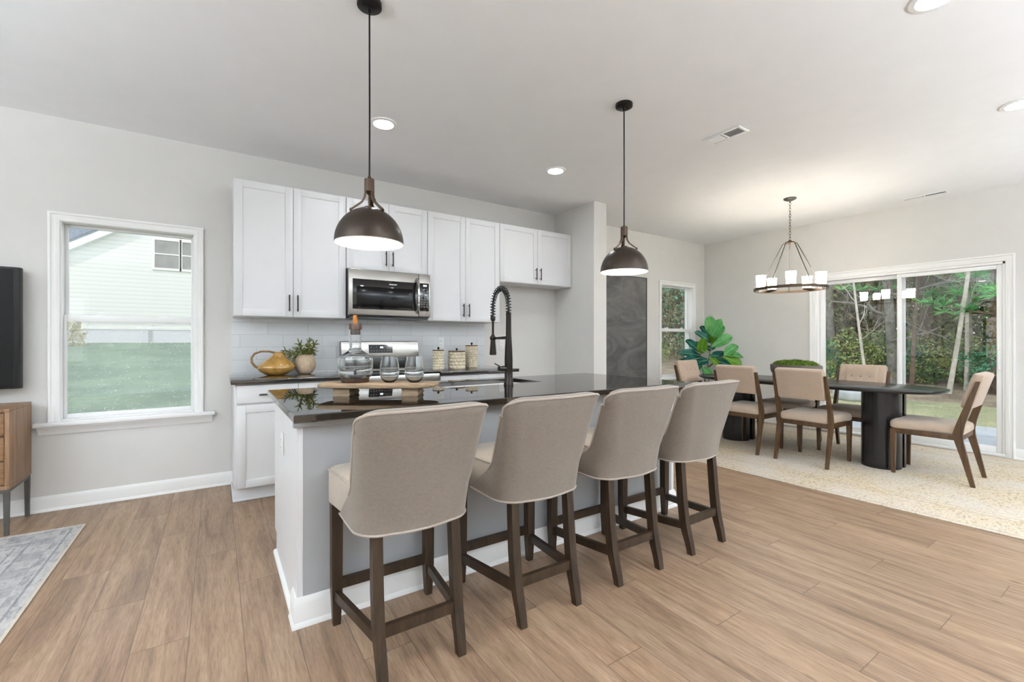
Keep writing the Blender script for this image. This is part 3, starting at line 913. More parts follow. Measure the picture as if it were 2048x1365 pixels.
YD = 3.815           # base door faces
def base_cab(x0, x1, label, left_panel=False, right_panel=False):
    root = thing('base_cabinet', label, 'cabinet', ((x0 + x1) / 2, YD, 0), 0, 'white base cabinets')
    mb = MB(); mb.box(x0, x1, YD + 0.022, YB - 0.012, 0.105, 0.878, 0.001); mb.box(x0, x1, YD + 0.085, YB - 0.012, 0.0, 0.105)
    build('body', mb, 'cabinet_white', root, True)
    mb = MB(); mb.box(x0 - 0.006, x1 + 0.004, YD + 0.078, YD + 0.085, 0.0, 0.105, 0.001); mb.box(x0 - 0.012, x1, YD + 0.064, YD + 0.078, 0.0, 0.020, 0.006)
    if left_panel: mb.box(x0 - 0.012, x0, YD + 0.064, YB - 0.021, 0.0, 0.02, 0.006)
    build('toe_kick', mb, 'cabinet_white', root, True)
    xm = (x0 + x1) / 2
    for i, (a, b) in enumerate(((x0 + 0.012, xm - 0.0015), (xm + 0.0015, x1 - 0.004))):
        mb = MB(); shaker(mb, a, b, YD, 0.735, 0.868); d = build('drawer', mb, 'cabinet_white', root, True)
        build('handle', pull(((a + b) / 2 + 0.008, YD, 0.797), 0.14, False), 'handle_dark', d, True)
        mb = MB(); shaker(mb, a, b, YD, 0.113, 0.722); d = build('door', mb, 'cabinet_white', root, True)
        build('handle', pull(((b - 0.03) if i == 0 else (a + 0.03), YD, 0.62)), 'handle_dark', d, True)
    return root
base_cab(0.106, 0.948, 'white base cabinet at the left end under the black counter, beside the window wall', True)
base_cab(1.716, 2.546, 'white base cabinet between the range and the empty refrigerator bay')
mb = MB(); mb.box(0.080, 0.953, 3.775, YB - 0.009, 0.880, 0.912, 0.004, 3)
tag(build('countertop', mb, 'granite', None, True, loc=(0.5, 4.1, 0.88)), 'black granite back counter left of the range, carrying the ochre jug', 'countertop')
mb = MB(); mb.box(1.712, 2.584, 3.775, YB - 0.009, 0.880, 0.912, 0.004, 3)
tag(build('countertop', mb, 'granite', None, True, loc=(2.15, 4.1, 0.88)), 'black granite back counter right of the range, carrying the three canisters', 'countertop')

def outlet(loc, rz, label, kind='duplex'):
    """plate in the local xz plane facing -y"""
    root = thing('wall_outlet', label, 'electrical outlet', loc, rz)
    mb = MB(); mb.box(-0.035, 0.035, -0.006, 0, -0.057, 0.057, 0.003); build('cover_plate', mb, 'plastic_white', root)
    for s in (-1, 1):
        mb = MB(); mb.box(-0.0165, 0.0165, -0.0085, -0.005, s * 0.0195 - 0.0135, s * 0.0195 + 0.0135, 0.004)
        o = build('receptacle', mb, 'plastic_white', root)
        mb = MB()
        for dx in (-0.006, 0.006): mb.box(dx - 0.001, dx + 0.001, -0.0088, -0.0082, s * 0.0195 - 0.002, s * 0.0195 + 0.006)
        build('slots', mb, 'slot_dark', o)
    return root
outlet((1.997, YB - 0.008, 1.175), 0, 'white wall outlet on the tiled backsplash above the left canister')
outlet((2.770, YB, 1.150), 0, 'white wall outlet in the empty refrigerator bay behind the black faucet')
outlet((0.28, 2.55, 0.672), -PI / 2, 'white wall outlet on the left end panel of the island')

# ---------------------------------------------------------------- microwave
def microwave():
    x0, x1, z0, z1 = 0.953, 1.711, 1.402, 1.834
    yf = 4.015
    root = thing('microwave', 'stainless steel over-the-range microwave with a black window under the short cabinet', 'microwave', ((x0 + x1) / 2, yf, z0))
    mb = MB(); mb.box(x0, x1, yf + 0.028, YB - 0.008, z0 + 0.012, z1, 0.003); mb.box(x0 + 0.02, x1 - 0.02, yf + 0.05, YB - 0.05, z0, z0 + 0.014); build('body', mb, 'range_dark', root, True)
    xd = 1.595
    mb = MB(); mb.box(x0, xd - 0.001, yf, yf + 0.03, z0 + 0.022, z1 - 0.002, 0.006, 3); d = build('door', mb, 'steel', root, True)
    mb = MB(); mb.box(x0 + 0.032, xd - 0.012, yf - 0.002, yf + 0.004, z0 + 0.075, z1 - 0.09, 0.004); w_ = build('door_glass', mb, 'glass_black', d, True)
    mb = MB(); mb.box(x0 + 0.066, xd - 0.062, yf - 0.003, yf - 0.0015, z0 + 0.098, z1 - 0.155, 0.001); build('viewing_window', mb, 'tv_black', d, True)
    mb = MB()
    zs = [z0 + 0.05, z0 + 0.075, z0 + 0.15, z0 + 0.23, z0 + 0.31, z0 + 0.365, z0 + 0.385]; ys = [0.0, -0.020, -0.040, -0.046, -0.040, -0.020, 0.0]
    rows = []
    for zz, yy in zip(zs, ys):
        rows.append([(xd - 0.030, yf + yy + 0.006, zz), (xd - 0.026, yf + yy - 0.004, zz), (xd - 0.008, yf + yy - 0.004, zz), (xd - 0.004, yf + yy + 0.006, zz)])
    mb.grid(rows, close_u=True, cap0=True, cap1=True)
    build('handle', mb, 'steel_bright', d, True, ang=60)
    mb = MB(); mb.box(xd + 0.001, x1, yf, yf + 0.03, z0 + 0.022, z1 - 0.002, 0.006, 3); p_ = build('control_panel', mb, 'steel', root, True)
    mb = MB(); mb.box(xd + 0.008, x1 - 0.014, yf - 0.002, yf + 0.004, z0 + 0.075, z1 - 0.09, 0.004); build('keypad', mb, 'glass_black', p_, True)
    mb = MB(); mb.box(xd + 0.042, xd + 0.078, yf - 0.0035, yf - 0.0015, z1 - 0.120, z1 - 0.106); build('clock_display', mb, 'display_glow', p_, True)
    mb = MB()
    for r in range(8):
        for c in range(3):
            xx = xd + 0.028 + c * 0.026; zz = z1 - 0.148 - r * 0.024
            mb.box(xx - 0.005, xx + 0.006, yf - 0.0032, yf - 0.0015, zz - 0.002, zz + 0.002)
    build('keys', mb, 'plastic_grey', p_, True)
    cu = bpy.data.curves.new('brand_lettering', 'FONT'); cu.body = 'FRIGIDAIRE'; cu.size = 0.014; cu.extrude = 0.0006; cu.align_x = 'CENTER'
    cu.materials.append(M['steel_bright'])
    tmp = bpy.data.objects.new('tmp_text', cu); COL.objects.link(tmp)
    me = bpy.data.meshes.new_from_object(tmp.evaluated_get(bpy.context.evaluated_depsgraph_get()))
    bpy.data.objects.remove(tmp)
    o = bpy.data.objects.new('brand_lettering', me); COL.objects.link(o); o.parent = d
    o.location = (1.345 - (x0 + x1) / 2, -0.0032, z1 - 0.128 - z0); o.rotation_euler = (PI / 2, 0, 0)
    return root
microwave()

def kitchen_range():
    x0, x1 = 0.957, 1.708
    yf = 3.775
    root = thing('range', 'stainless steel electric range with a raised back control panel, below the microwave', 'stove', ((x0 + x1) / 2, yf, 0))
    mb = MB(); mb.box(x0, x1, yf + 0.03, YB - 0.012, 0.02, 0.905, 0.002); build('body', mb, 'range_dark', root, True)
    mb = MB(); mb.box(x0, x1, yf + 0.0, YB - 0.09, 0.905, 0.920, 0.003)
    for cx_, cy_, r in ((1.15, 3.95, 0.1), (1.52, 3.95, 0.085), (1.15, 4.17, 0.075), (1.52, 4.17, 0.1)):
        mb.lathe([(r, 0.9205), (r + 0.002, 0.9205)], 32, (cx_, cy_, 0), cap0=False, cap1=False)
    build('cooktop', mb, 'glass_black', root, True)
    mb = MB()
    poly = [(4.335, 0.905), (4.335, 1.192), (4.350, 1.196), (YB - 0.012, 1.196), (YB - 0.012, 0.905)]
    rows = [[(xx, y_, z_) for y_, z_ in [(4.30, 1.045), (4.302, 1.038), (4.34, 1.036), (4.34, 0.92), (YB - 0.012, 0.92), (YB - 0.012, 1.192), (4.338, 1.192), (4.330, 1.186)]] for xx in (x0 + 0.002, x1 - 0.002)]
    mb.grid(rows, close_u=True, cap0=True, cap1=True)
    bg = build('back_panel', mb, 'steel', root, True, ang=30)
    mb = MB(); mb.box(x0 + 0.01, x1 - 0.01, 4.328, 4.338, 0.925, 1.03, 0.002); build('vent_strip', mb, 'range_dark', root, True)
    def face(z):   # y of the sloping face at height z
        return 4.30 + (z - 1.045) / (1.186 - 1.045) * 0.03
    mb = MB(); a = [(xx, face(zz) - 0.0025, zz) for xx, zz in ((1.21, 1.078), (1.44, 1.078), (1.44, 1.158), (1.21, 1.158))]; mb.extrude_poly(a, (0, 0.004, 0)); dp = build('display', mb, 'glass_black', bg, True)
    mb = MB(); a = [(xx, face(zz) - 0.0035, zz) for xx, zz in ((1.318, 1.125), (1.348, 1.125), (1.348, 1.14), (1.318, 1.14))]; mb.extrude_poly(a, (0, 0.001, 0)); build('clock_digits', mb, 'display_glow', dp, True)
    mb = MB()
    for r in range(2):
        for c in range(8):
            xx = 1.232 + c * 0.026; zz = 1.10 + r * 0.035
            if r == 1 and c in (3, 4): continue
            mb.box(xx - 0.006, xx + 0.006, face(zz) - 0.0032, face(zz) - 0.001, zz - 0.0015, zz + 0.0015)
    build('touch_keys', mb, 'plastic_grey', dp, True)
    mb = MB(); mb.box(x0 + 0.004, x1 - 0.004, yf + 0.002, yf + 0.03, 0.215, 0.80, 0.006); d = build('oven_door', mb, 'steel', root, True)
    mb = MB(); mb.box(x0 + 0.09, x1 - 0.09, yf, yf + 0.004, 0.33, 0.66, 0.003); build('oven_window', mb, 'glass_black', d, True)
    mb = MB(); mb.tube([(x0 + 0.06, yf - 0.045, 0.755), (x1 - 0.06, yf - 0.045, 0.755)], 0.012, 12)
    for xx in (x0 + 0.09, x1 - 0.09): mb.tube([(xx, yf + 0.004, 0.755), (xx, yf - 0.045, 0.755)], 0.008, 8)
    build('oven_handle', mb, 'steel_bright', d, True)
    mb = MB(); mb.box(x0 + 0.004, x1 - 0.004, yf + 0.004, yf + 0.03, 0.81, 0.90, 0.003); build('front_trim', mb, 'steel', root, True)
    mb = MB(); mb.box(x0 + 0.004, x1 - 0.004, yf + 0.002, yf + 0.03, 0.05, 0.205, 0.006); build('warming_drawer', mb, 'steel', root, True)
    return root
kitchen_range()

# ---------------------------------------------------------------- island
IX0, IX1, IY0, IY1 = 0.281, 2.755, 2.052, 2.935
def island():
    root = thing('kitchen_island', 'long kitchen island with white end panel and grey seating side under black granite', 'kitchen island', ((IX0 + IX1) / 2, IY0, 0))
    mb = MB(); mb.box(IX0 + 0.02, IX1 - 0.02, IY0 + 0.015, IY1 - 0.022, 0.105, 0.874); mb.box(IX0 + 0.02, IX1 - 0.02, IY0 + 0.015, IY1 - 0.085, 0, 0.105); build('body', mb, 'cabinet_white', root, True)
    mb = MB(); mb.box(IX0 + 0.02, IX1 - 0.02, IY0 + 0.001, IY0 + 0.016, 0, 0.874); build('seating_panel', mb, 'island_grey', root, True)
    for x, y_out in ((IX0, -1), (IX1, 1)):
        mb = MB()
        xa, xb = (x, x + 0.02) if y_out < 0 else (x - 0.02, x)
        poly = [(IY0, 0), (IY1 - 0.085, 0), (IY1 - 0.085, 0.105), (IY1, 0.105), (IY1, 0.874), (IY0, 0.874)]
        mb.extrude_poly([(xa, yy, zz) for yy, zz in poly], (xb - xa, 0, 0))
        xo = x + y_out * 0.004
        mb.box(min(x, xo), max(x, xo), IY0, IY0 + 0.095, 0, 0.874, 0.001)
        build('end_panel', mb, 'cabinet_white', root, True, ang=20)
    mb = MB()    # apron moulding under the stone
    mb.box(IX0 - 0.02, IX1 + 0.02, IY0 - 0.022, IY0 + 0.0, 0.836, 0.873, 0.004); build('apron', mb, 'island_grey', root, True)
    prof = [(0, 0), (0.020, 0), (0.020, 0.004), (0.014, 0.02), (0.0125, 0.022), (0.0125, 0.095), (0.009, 0.108), (0.004, 0.122), (0, 0.122)]
    mb = MB(); rows = [[(xx + sx * d, IY0 - d, z) for d, z in prof] for xx, sx in ((IX0 - 0.004, -1), (IX1 + 0.004, 1))]
    mb.grid(rows, close_u=True, cap0=True, cap1=True); build('seat_side_baseboard', mb, 'trim_white', root, True, ang=30)
    for x, s in ((IX0 - 0.004, -1), (IX1 + 0.004, 1)):
        mb = MB(); rows = [[(x + s * d, yy, z) for d, z in prof] for yy in (IY0 - 0.0, IY0 + 0.10)]
        rows[0] = [(x + s * d, IY0 - d, z) for d, z in prof]
        mb.grid(rows, close_u=True, cap0=True, cap1=True)
        rows = [[(x - s * 0.004 + s * d, yy, z) for d, z in [(0, 0), (0.017, 0), (0.015, 0.012), (0.008, 0.018), (0, 0.019)]] for yy in (IY0 + 0.10, IY1 - 0.085)]
        mb.grid(rows, close_u=True, cap0=True, cap1=True)
        build('end_baseboard', mb, 'trim_white', root, True, ang=30)
    xs = [IX0 + 0.03 + (IX1 - IX0 - 0.06) * k / 5 for k in range(6)]
    for k in range(5):
        mb = MB()
        bx = (xs[k] + 0.002, xs[k + 1] - 0.002)
        shaker(mb, bx[0], bx[1], 0, 0.113, 0.866)
        bmesh.ops.transform(mb.bm, matrix=Matrix.Translation((0, IY1, 0)) @ Matrix.Diagonal((1, -1, 1, 1)), verts=mb.bm.verts)
        build('door', mb, 'cabinet_white', root, True)
    return root
island()
SX0, SX1, SY0, SY1 = 1.19, 1.93, 2.535, 2.885
mb = MB()
cx0, cx1, cy0, cy1, cz0, cz1 = 0.248, 2.790, 1.918, 3.004, 0.874, 0.906
def slab_ring(mb, outer, inner, z0, z1, bev=0.004):
    (x0, x1, y0, y1), (a0, a1, b0, b1) = outer, inner
    O = [(x0, y0), (x1, y0), (x1, y1), (x0, y1)]; I = [(a0, b0), (a1, b0), (a1, b1), (a0, b1)]
    def ins(P, d, s): 
        cx_, cy_ = sum(p[0] for p in P) / 4, sum(p[1] for p in P) / 4
        return [(p[0] - math.copysign(d, p[0] - cx_) * s, p[1] - math.copysign(d, p[1] - cy_) * s) for p in P]
    loops = [(ins(I, bev, -1), z1), (ins(O, bev, 1), z1), (O, z1 - bev), (O, z0 + bev), (ins(O, bev, 1), z0), (ins(I, bev, -1), z0), (I, z0 + bev), (I, z1 - bev)]
    mb.grid([[(p[0], p[1], z) for p in P] for P, z in loops], close_u=True, close_v=True)
slab_ring(mb, (cx0, cx1, cy0, cy1), (SX0, SX1, SY0, SY1), cz0, cz1)
tag(build('countertop', mb, 'granite', None, True, loc=(1.519, 2.461, 0.874), ang=25), 'glossy black granite island worktop with an undermount sink cutout', 'countertop')
# undermount sink
root = thing('sink', 'stainless steel undermount sink set into the island worktop beside the faucet', 'sink', ((SX0 + SX1) / 2, (SY0 + SY1) / 2, 0.66))
mb = MB(); slab_ring(mb, (SX0 - 0.02, SX1 + 0.02, SY0 - 0.02, SY1 + 0.02), (SX0 - 0.004, SX1 + 0.004, SY0 - 0.004, SY1 + 0.004), 0.672, 0.874, 0.002)
mb.box(SX0 - 0.02, SX1 + 0.02, SY0 - 0.02, SY1 + 0.02, 0.664, 0.672); build('basin', mb, 'steel', root, True, ang=25)
mb = MB(); mb.lathe([(0.045, 0.6725), (0.04, 0.675), (0.03, 0.673), (0.001, 0.673)], 24, ((SX0 + SX1) / 2, (SY0 + SY1) / 2, 0)); build('drain', mb, 'steel_bright', root, True)

def faucet():
    fx, fy, fz = 1.600, 2.462, 0.906
    root = thing('faucet', 'tall black pull-down faucet with a coiled spring neck on the island', 'faucet', (fx, fy, fz))
    mb = MB(); mb.lathe([(0.032, 0.0), (0.032, 0.012), (0.028, 0.02), (0.026, 0.10), (0.027, 0.17), (0.024, 0.24), (0.0185, 0.33), (0.017, 0.46), (0.018, 0.475), (0.012, 0.48)], 28); build('column', mb, 'faucet_black', root)
    mb = MB(); mb.tube([(0, 0, 0.105), (-0.012, 0.05, 0.108)], 0.018, 14); mb.tube([(-0.012, 0.05, 0.108), (-0.03, 0.075, 0.125), (-0.055, 0.09, 0.14)], 0.004, 8, radii=[0.006, 0.0045, 0.0035]); mb.tube([(0, 0, 0.105), (-0.075, 0.0, 0.112)], 0.017, 14); build('lever_handle', mb, 'faucet_black', root)
    # neck: up, over and down towards the basin
    span = 0.20; R = span / 2
    path = [(0, 0.0, 0.475), (0, 0.0, 0.53)]
    for k in range(1, 14):
        t = PI * k / 14
        path.append((0, R - R * math.cos(t), 0.53 + 0.115 * math.sin(t)))
    path += [(0, span, 0.52), (0, span, 0.44), (0, span, 0.395)]
    mb = MB(); mb.tube(path, 0.0075, 10); build('hose', mb, 'matte_black', root)
    # spring round the hose
    P = [Vector(p) for p in path[:-1]]
    L = [0]
    for a, b in zip(P, P[1:]): L.append(L[-1] + (b - a).length)
    turns = 25; n = turns * 12
    pts = []
    for k in range(n + 1):
        d = L[-1] * k / n
        i = max(j for j in range(len(L)) if L[j] <= d + 1e-9); i = min(i, len(P) - 2)
        f = (d - L[i]) / (L[i + 1] - L[i]); p = P[i].lerp(P[i + 1], f); ax = (P[i + 1] - P[i]).normalized()
        s1 = Vector((1, 0, 0)); s2 = ax.cross(s1); an = 2 * PI * turns * k / n
        pts.append(p + (s1 * math.cos(an) + s2 * math.sin(an)) * 0.0165)
    mb = MB(); mb.tube(pts, 0.0034, 6); build('spring', mb, 'matte_black', root)
    mb = MB(); mb.lathe([(0.016, 0.462), (0.017, 0.455), (0.017, 0.435), (0.013, 0.43)], 18, (0, span, 0)); mb.tube([(0, span, 0.43), (0, span, 0.31)], 0.008, 10)
    build('spout_tube', mb, 'faucet_black', root)
    mb = MB(); mb.lathe([(0.010, 0.335), (0.015, 0.325), (0.016, 0.30), (0.024, 0.205), (0.024, 0.195), (0.018, 0.192)], 20, (0, span, 0)); build('spray_head', mb, 'faucet_black', root)
    mb = MB(); mb.bar((0, 0.0, 0.312), (0, span, 0.308), 0.012, 0.022, 0.012, 0.012, side=(1, 0, 0)); mb.lathe([(0.019, 0.297), (0.021, 0.302), (0.021, 0.318), (0.019, 0.322)], 18, (0, span, 0)); build('docking_arm', mb, 'faucet_black', root)
    return root
faucet()

# ---------------------------------------------------------------- counter stools
def resample(P, n):
    P = [Vector((p[0], p[1], 0)) for p in P]
    L = [0]
    for a, b in zip(P, P[1:]): L.append(L[-1] + (b - a).length)
    out = []
    for k in range(n):
        d = L[-1] * k / (n - 1)
        i = 0
        while i < len(L) - 2 and L[i + 1] < d: i += 1
        f = (d - L[i]) / max(1e-9, L[i + 1] - L[i])
        q = P[i].lerp(P[i + 1], f); out.append((q.x, q.y))
    return out
def u_path(hw, yr, tip, r, bow=0.0, n=41):
    """U open to +y: left tip, round rear corners, right tip"""
    P = [(-hw, tip)]
    for k in range(9):
        t = PI + PI / 2 * k / 8
        P.append((-hw + r + r * math.cos(t), yr + r + r * math.sin(t)))
    for k in range(1, 8):
        f = k / 8; P.append((-hw + r + (2 * hw - 2 * r) * f, yr - bow * math.sin(PI * f)))
    for k in range(9):
        t = -PI / 2 + PI / 2 * k / 8
        P.append((hw - r + r * math.cos(t), yr + r + r * math.sin(t)))
    P.append((hw, tip))
    return resample(P, n)
def make_stool(label):
    root = thing('counter_stool', label, 'stool', (0, 0, 0), 0, 'upholstered counter stools along the island')
    # front legs: straight, tapered at the foot
    for s in (-1, 1):
        mb = MB(); x, y = s * 0.207, 0.222
        rows = []
        for z, w in ((0.0, 0.030), (0.14, 0.042), (0.5145, 0.045)):
            rows.append([(x + a * w / 2, y + b * w / 2, z) for a, b in ((-1, -1), (1, -1), (1, 1), (-1, 1))])
        mb.grid(rows, close_u=True, cap0=True, cap1=True); build('leg', mb, 'stool_wood', root, ang=30)
    for s in (-1, 1):
        mb = MB(); rows = []
        for z, yy, xx, w, d in ((0.0, -0.232, 0.150, 0.032, 0.032), (0.05, -0.222, 0.151, 0.034, 0.036), (0.115, -0.203, 0.152, 0.036, 0.042), (0.17, -0.190, 0.153, 0.036, 0.044), (0.30, -0.176, 0.154, 0.038, 0.042), (0.5125, -0.160, 0.152, 0.036, 0.040)):
            rows.append([(s * xx + a * w / 2, yy + b * d / 2, z) for a, b in ((-1, -1), (1, -1), (1, 1), (-1, 1))])
        mb.grid(rows, close_u=True, cap0=True, cap1=True); build('leg', mb, 'stool_wood', root, ang=30)
    mb = MB(); mb.bar((-0.19, 0.222, 0.168), (0.19, 0.222, 0.168), 0.042, 0.022, side=(0, 0, 1)); build('stretcher', mb, 'stool_wood', root)
    mb = MB(); mb.bar((-0.145, -0.193, 0.168), (0.145, -0.193, 0.168), 0.042, 0.022, side=(0, 0, 1)); build('stretcher', mb, 'stool_wood', root)
    for s in (-1, 1):
        mb = MB(); mb.bar((s * 0.207, 0.205, 0.128), (s * 0.158, -0.18, 0.150), 0.040, 0.022, side=(0, 0, 1)); build('stretcher', mb, 'stool_wood', root)
    # seat: box with sloping rear part, soft edges
    mb = MB()
    pl = []
    N_ = 36
    def seat_loop(z, e):
        P = []
        hwf, hwr, yf, yr = 0.236 - e, 0.196 - e, 0.262 - e, -0.160 + e
        cr = 0.035
        def corner(cx_, cy_, a0):
            return [(cx_ + cr * math.cos(a0 + PI / 2 * k / 5), cy_ + cr * math.sin(a0 + PI / 2 * k / 5)) for k in range(6)]
        P += corner(hwf - cr, yf - cr, 0); P += corner(-hwf + cr, yf - cr, PI / 2)
        P += corner(-hwr + cr, yr + cr, PI); P += corner(hwr - cr, yr + cr, 1.5 * PI)
        return [(x_, y_, z + (0.008 * (1 - (y_ + 0.2) / 0.46) if False else 0)) for x_, y_ in P]
    rows = [seat_loop(z, e) for z, e in ((0.515, 0.006), (0.522, 0.0), (0.645, 0.0), (0.658, 0.004), (0.667, 0.016), (0.672, 0.05), (0.675, 0.11))]
    mb.grid(rows, close_u=True, cap0=True, cap1=True)
    seat = build('seat', mb, 'linen_seat', root, ang=50)
    mb = MB(); mb.tube([(p[0], p[1], 0.656) for p in seat_loop(0, 0.0)], 0.0048, 6, close=True); build('seat_piping', mb, 'linen_piping', seat)
    # back shell
    t = 0.060; n = 41
    lev = []
    for k in range(15):
        f = k / 14; z = 0.512 + (0.955 - 0.512) * f
        yr = -0.208 - 0.095 * f ** 1.25
        hw = 0.222 + 0.026 * f
        if z < 0.66: wing = 0.30 - 0.18 * (z - 0.512) / 0.148
        else:
            g = (z - 0.66) / (0.955 - 0.66); wing = 0.12 - 0.055 * g ** 0.8
        lev.append((z, yr, hw, wing))
    outer, inner = [], []
    for z, yr, hw, wing in lev:
        g = max(0, (z - 0.92) / 0.035)
        o_ = u_path(hw, yr, yr + wing, min(0.105, wing * 0.8), 0.018, n)
        i_ = u_path(hw - t, yr + t, yr + max(wing, t + 0.008), 0.03, 0.014, n)
        outer.append([(x, y, z) for x, y in o_]); inner.append([(x, y, z) for x, y in i_])
    # closed section loops, with a soft top made of extra shrinking rings
    rows = []
    for o_, i_ in zip(outer, inner): rows.append(o_ + list(reversed(i_)))
    def shrink(o_, i_, f, dz):
        A, B = [], []
        for p, q in zip(o_, i_):
            p, q = Vector(p), Vector(q)
            A.append(p.lerp(q, f) + Vector((0, 0, dz))); B.append(q.lerp(p, f) + Vector((0, 0, dz)))
        return [tuple(v) for v in A] + [tuple(v) for v in reversed(B)]
    rows.append(shrink(outer[-1], inner[-1], 0.08, 0.006)); rows.append(shrink(outer[-1], inner[-1], 0.2, 0.0105)); rows.append(shrink(outer[-1], inner[-1], 0.42, 0.013))
    # gently dip the top at the wing tips
    for r_ in rows[-5:]:
        for j, p in enumerate(r_):
            jj = j if j < n else 2 * n - 1 - j
            e = abs(jj - (n - 1) / 2) / ((n - 1) / 2)
            if e > 0.66: r_[j] = (p[0], p[1], p[2] - 0.035 * ((e - 0.66) / 0.34) ** 2)
    mb = MB(); R_ = mb.grid(rows, close_u=True, cap0=False, cap1=False)
    for R0 in (R_[0], R_[-1]):
        for j in range(n - 1):
            try: mb.bm.faces.new((R0[j], R0[j + 1], R0[2 * n - 2 - j], R0[2 * n - 1 - j]))
            except ValueError: pass
    back = build('backrest', mb, 'linen_taupe', root, ang=60)
    # piping along the rear top edge and down both wing edges
    top = rows[-4][:n]
    path = [Vector(r_[0]) for r_ in rows[4:-4]] + [Vector(p) + Vector((0, 0, 0.004)) for p in top] + [Vector(r_[n - 1]) for r_ in reversed(rows[4:-4])]
    mb = MB(); mb.tube(path, 0.0052, 6); build('back_piping', mb, 'linen_piping', back)
    mb = MB(); mb.tube([Vector(p) for p in rows[0][:n]], 0.005, 6); build('skirt_piping', mb, 'linen_piping', back)
    return root
STOOLS = [(0.628, 'taupe linen counter stool at the left end of the island, nearest the camera'),
          (1.217, 'second taupe linen counter stool from the left along the island'),
          (1.793, 'third taupe linen counter stool from the left along the island'),
          (2.367, 'taupe linen counter stool at the right end of the island, nearest the dining rug')]
st = make_stool(STOOLS[0][1])
st.location = (STOOLS[0][0], 1.765, 0)
for x, l in STOOLS[1:]:
    dup(st, (x, 1.765, 0), random.uniform(-0.015, 0.015), l)

# ---------------------------------------------------------------- things on the island
BA = -math.radians(33.4)
def riser():
    c = (0.735, 2.415, 0.906)
    root = thing('serving_board', 'weathered wooden footed serving board on the island holding the decanter', 'serving board', c, BA)
    n = 48; rng = random.Random(3)
    out = []
    for k in range(n):
        t = 2 * PI * k / n
        e = 0.42
        x = 0.315 * math.copysign(abs(math.cos(t)) ** e, math.cos(t)); y = 0.105 * math.copysign(abs(math.sin(t)) ** e, math.sin(t))
        w = 1 + 0.03 * math.sin(5 * t + 1) + 0.02 * math.sin(9 * t)
        out.append((x * (1 + 0.012 * math.sin(4 * t)), y * w))
    mb = MB()
    rows = [[(x * s, y * s, z) for x, y in out] for z, s in ((0.042, 0.93), (0.046, 0.985), (0.056, 1.0), (0.064, 0.985), (0.067, 0.95))]
    mb.grid(rows, close_u=True, cap0=True, cap1=True); build('board', mb, 'driftwood', root)
    for s in (-1, 1):
        mb = MB(); poly = [(-0.05, 0.0), (0.05, 0.0), (0.058, 0.012), (0.05, 0.022), (0.056, 0.044), (-0.056, 0.044), (-0.05, 0.022), (-0.058, 0.012)]
        mb.extrude_poly([(s * 0.18 + x * 0.8, -0.075, z) for x, z in poly], (0, 0.15, 0))
        build('foot', mb, 'driftwood', root)
riser()
ZB = 0.906 + 0.0675
def bd(u, v):    # board coordinates to world
    return (0.735 + u * math.cos(BA) - v * math.sin(BA), 2.415 + u * math.sin(BA) + v * math.cos(BA), ZB)
def decanter():
    root = thing('decanter', 'clear glass decanter with a brown wooden stopper and tan leather loop on the board', 'decanter', bd(-0.135, 0.01))
    mb = MB(); mb.lathe([(0.072, 0.0), (0.073, 0.004), (0.073, 0.020), (0.071, 0.022)], 40); build('coaster', mb, 'stopper_wood', root)
    z0 = 0.0225
    outer = [(0.06, 0.0), (0.075, 0.001), (0.090, 0.018), (0.0925, 0.03), (0.0925, 0.10), (0.088, 0.112), (0.036, 0.150), (0.031, 0.160), (0.030, 0.175), (0.030, 0.262)]
    th = 0.0028
    inner = [(0.0275, 0.262), (0.0275, 0.175), (0.0285, 0.161), (0.034, 0.147), (0.0855, 0.1095), (0.0897, 0.099), (0.0897, 0.031), (0.086, 0.019), (0.07, 0.0055), (0.001, 0.005)]
    mb = MB(); mb.lathe([(0.001, 0.0)] + outer + inner, 48, (0, 0, z0), cap0=False, cap1=False); build('glass_body', mb, 'clear_glass', root, ang=28)
    mb = MB(); mb.lathe([(0.0265, 0.235), (0.0265, 0.262), (0.033, 0.263), (0.033, 0.292), (0.031, 0.295), (0.001, 0.295)], 32, (0, 0, z0)); sp_ = build('stopper', mb, 'stopper_wood', root)
    mb = MB(); pts = []
    w = 0.0085
    ctr = [(-0.010, 0.293), (-0.0125, 0.31), (-0.012, 0.332), (-0.006, 0.342), (0.002, 0.342), (0.009, 0.333), (0.0105, 0.31), (0.009, 0.293)]
    rows = []
    for x, z in ctr: rows.append([(x, -w, z + z0), (x, w, z + z0)])
    mb.grid(rows)
    bmesh.ops.solidify(mb.bm, geom=mb.bm.faces[:], thickness=0.0025)
    bmesh.ops.rotate(mb.bm, matrix=Matrix.Rotation(0.9, 3, 'Z'), verts=mb.bm.verts)
    build('leather_loop', mb, 'leather_tan', sp_)
decanter()
def tumbler(u, v, label, first=[]):
    if first: return dup(first[0], bd(u, v), 0, label)
    root = thing('stemless_glass', label, 'glass', bd(u, v), 0, 'stemless glasses on the board')
    o_ = [(0.001, 0.0), (0.024, 0.0), (0.036, 0.010), (0.048, 0.032), (0.0525, 0.055), (0.051, 0.085), (0.043, 0.128), (0.0405, 0.140)]
    i_ = [(0.0392, 0.140), (0.0416, 0.128), (0.0494, 0.085), (0.0508, 0.055), (0.046, 0.033), (0.034, 0.013), (0.018, 0.006), (0.001, 0.006)]
    mb = MB(); mb.lathe(o_ + i_, 40, cap0=False, cap1=False); build('glass_wall', mb, 'clear_glass', root, ang=60)
    first.append(root)
tumbler(0.055, -0.005, 'clear stemless glass right beside the decanter on the board')
tumbler(0.190, -0.005, 'clear stemless glass at the right end of the wooden board')

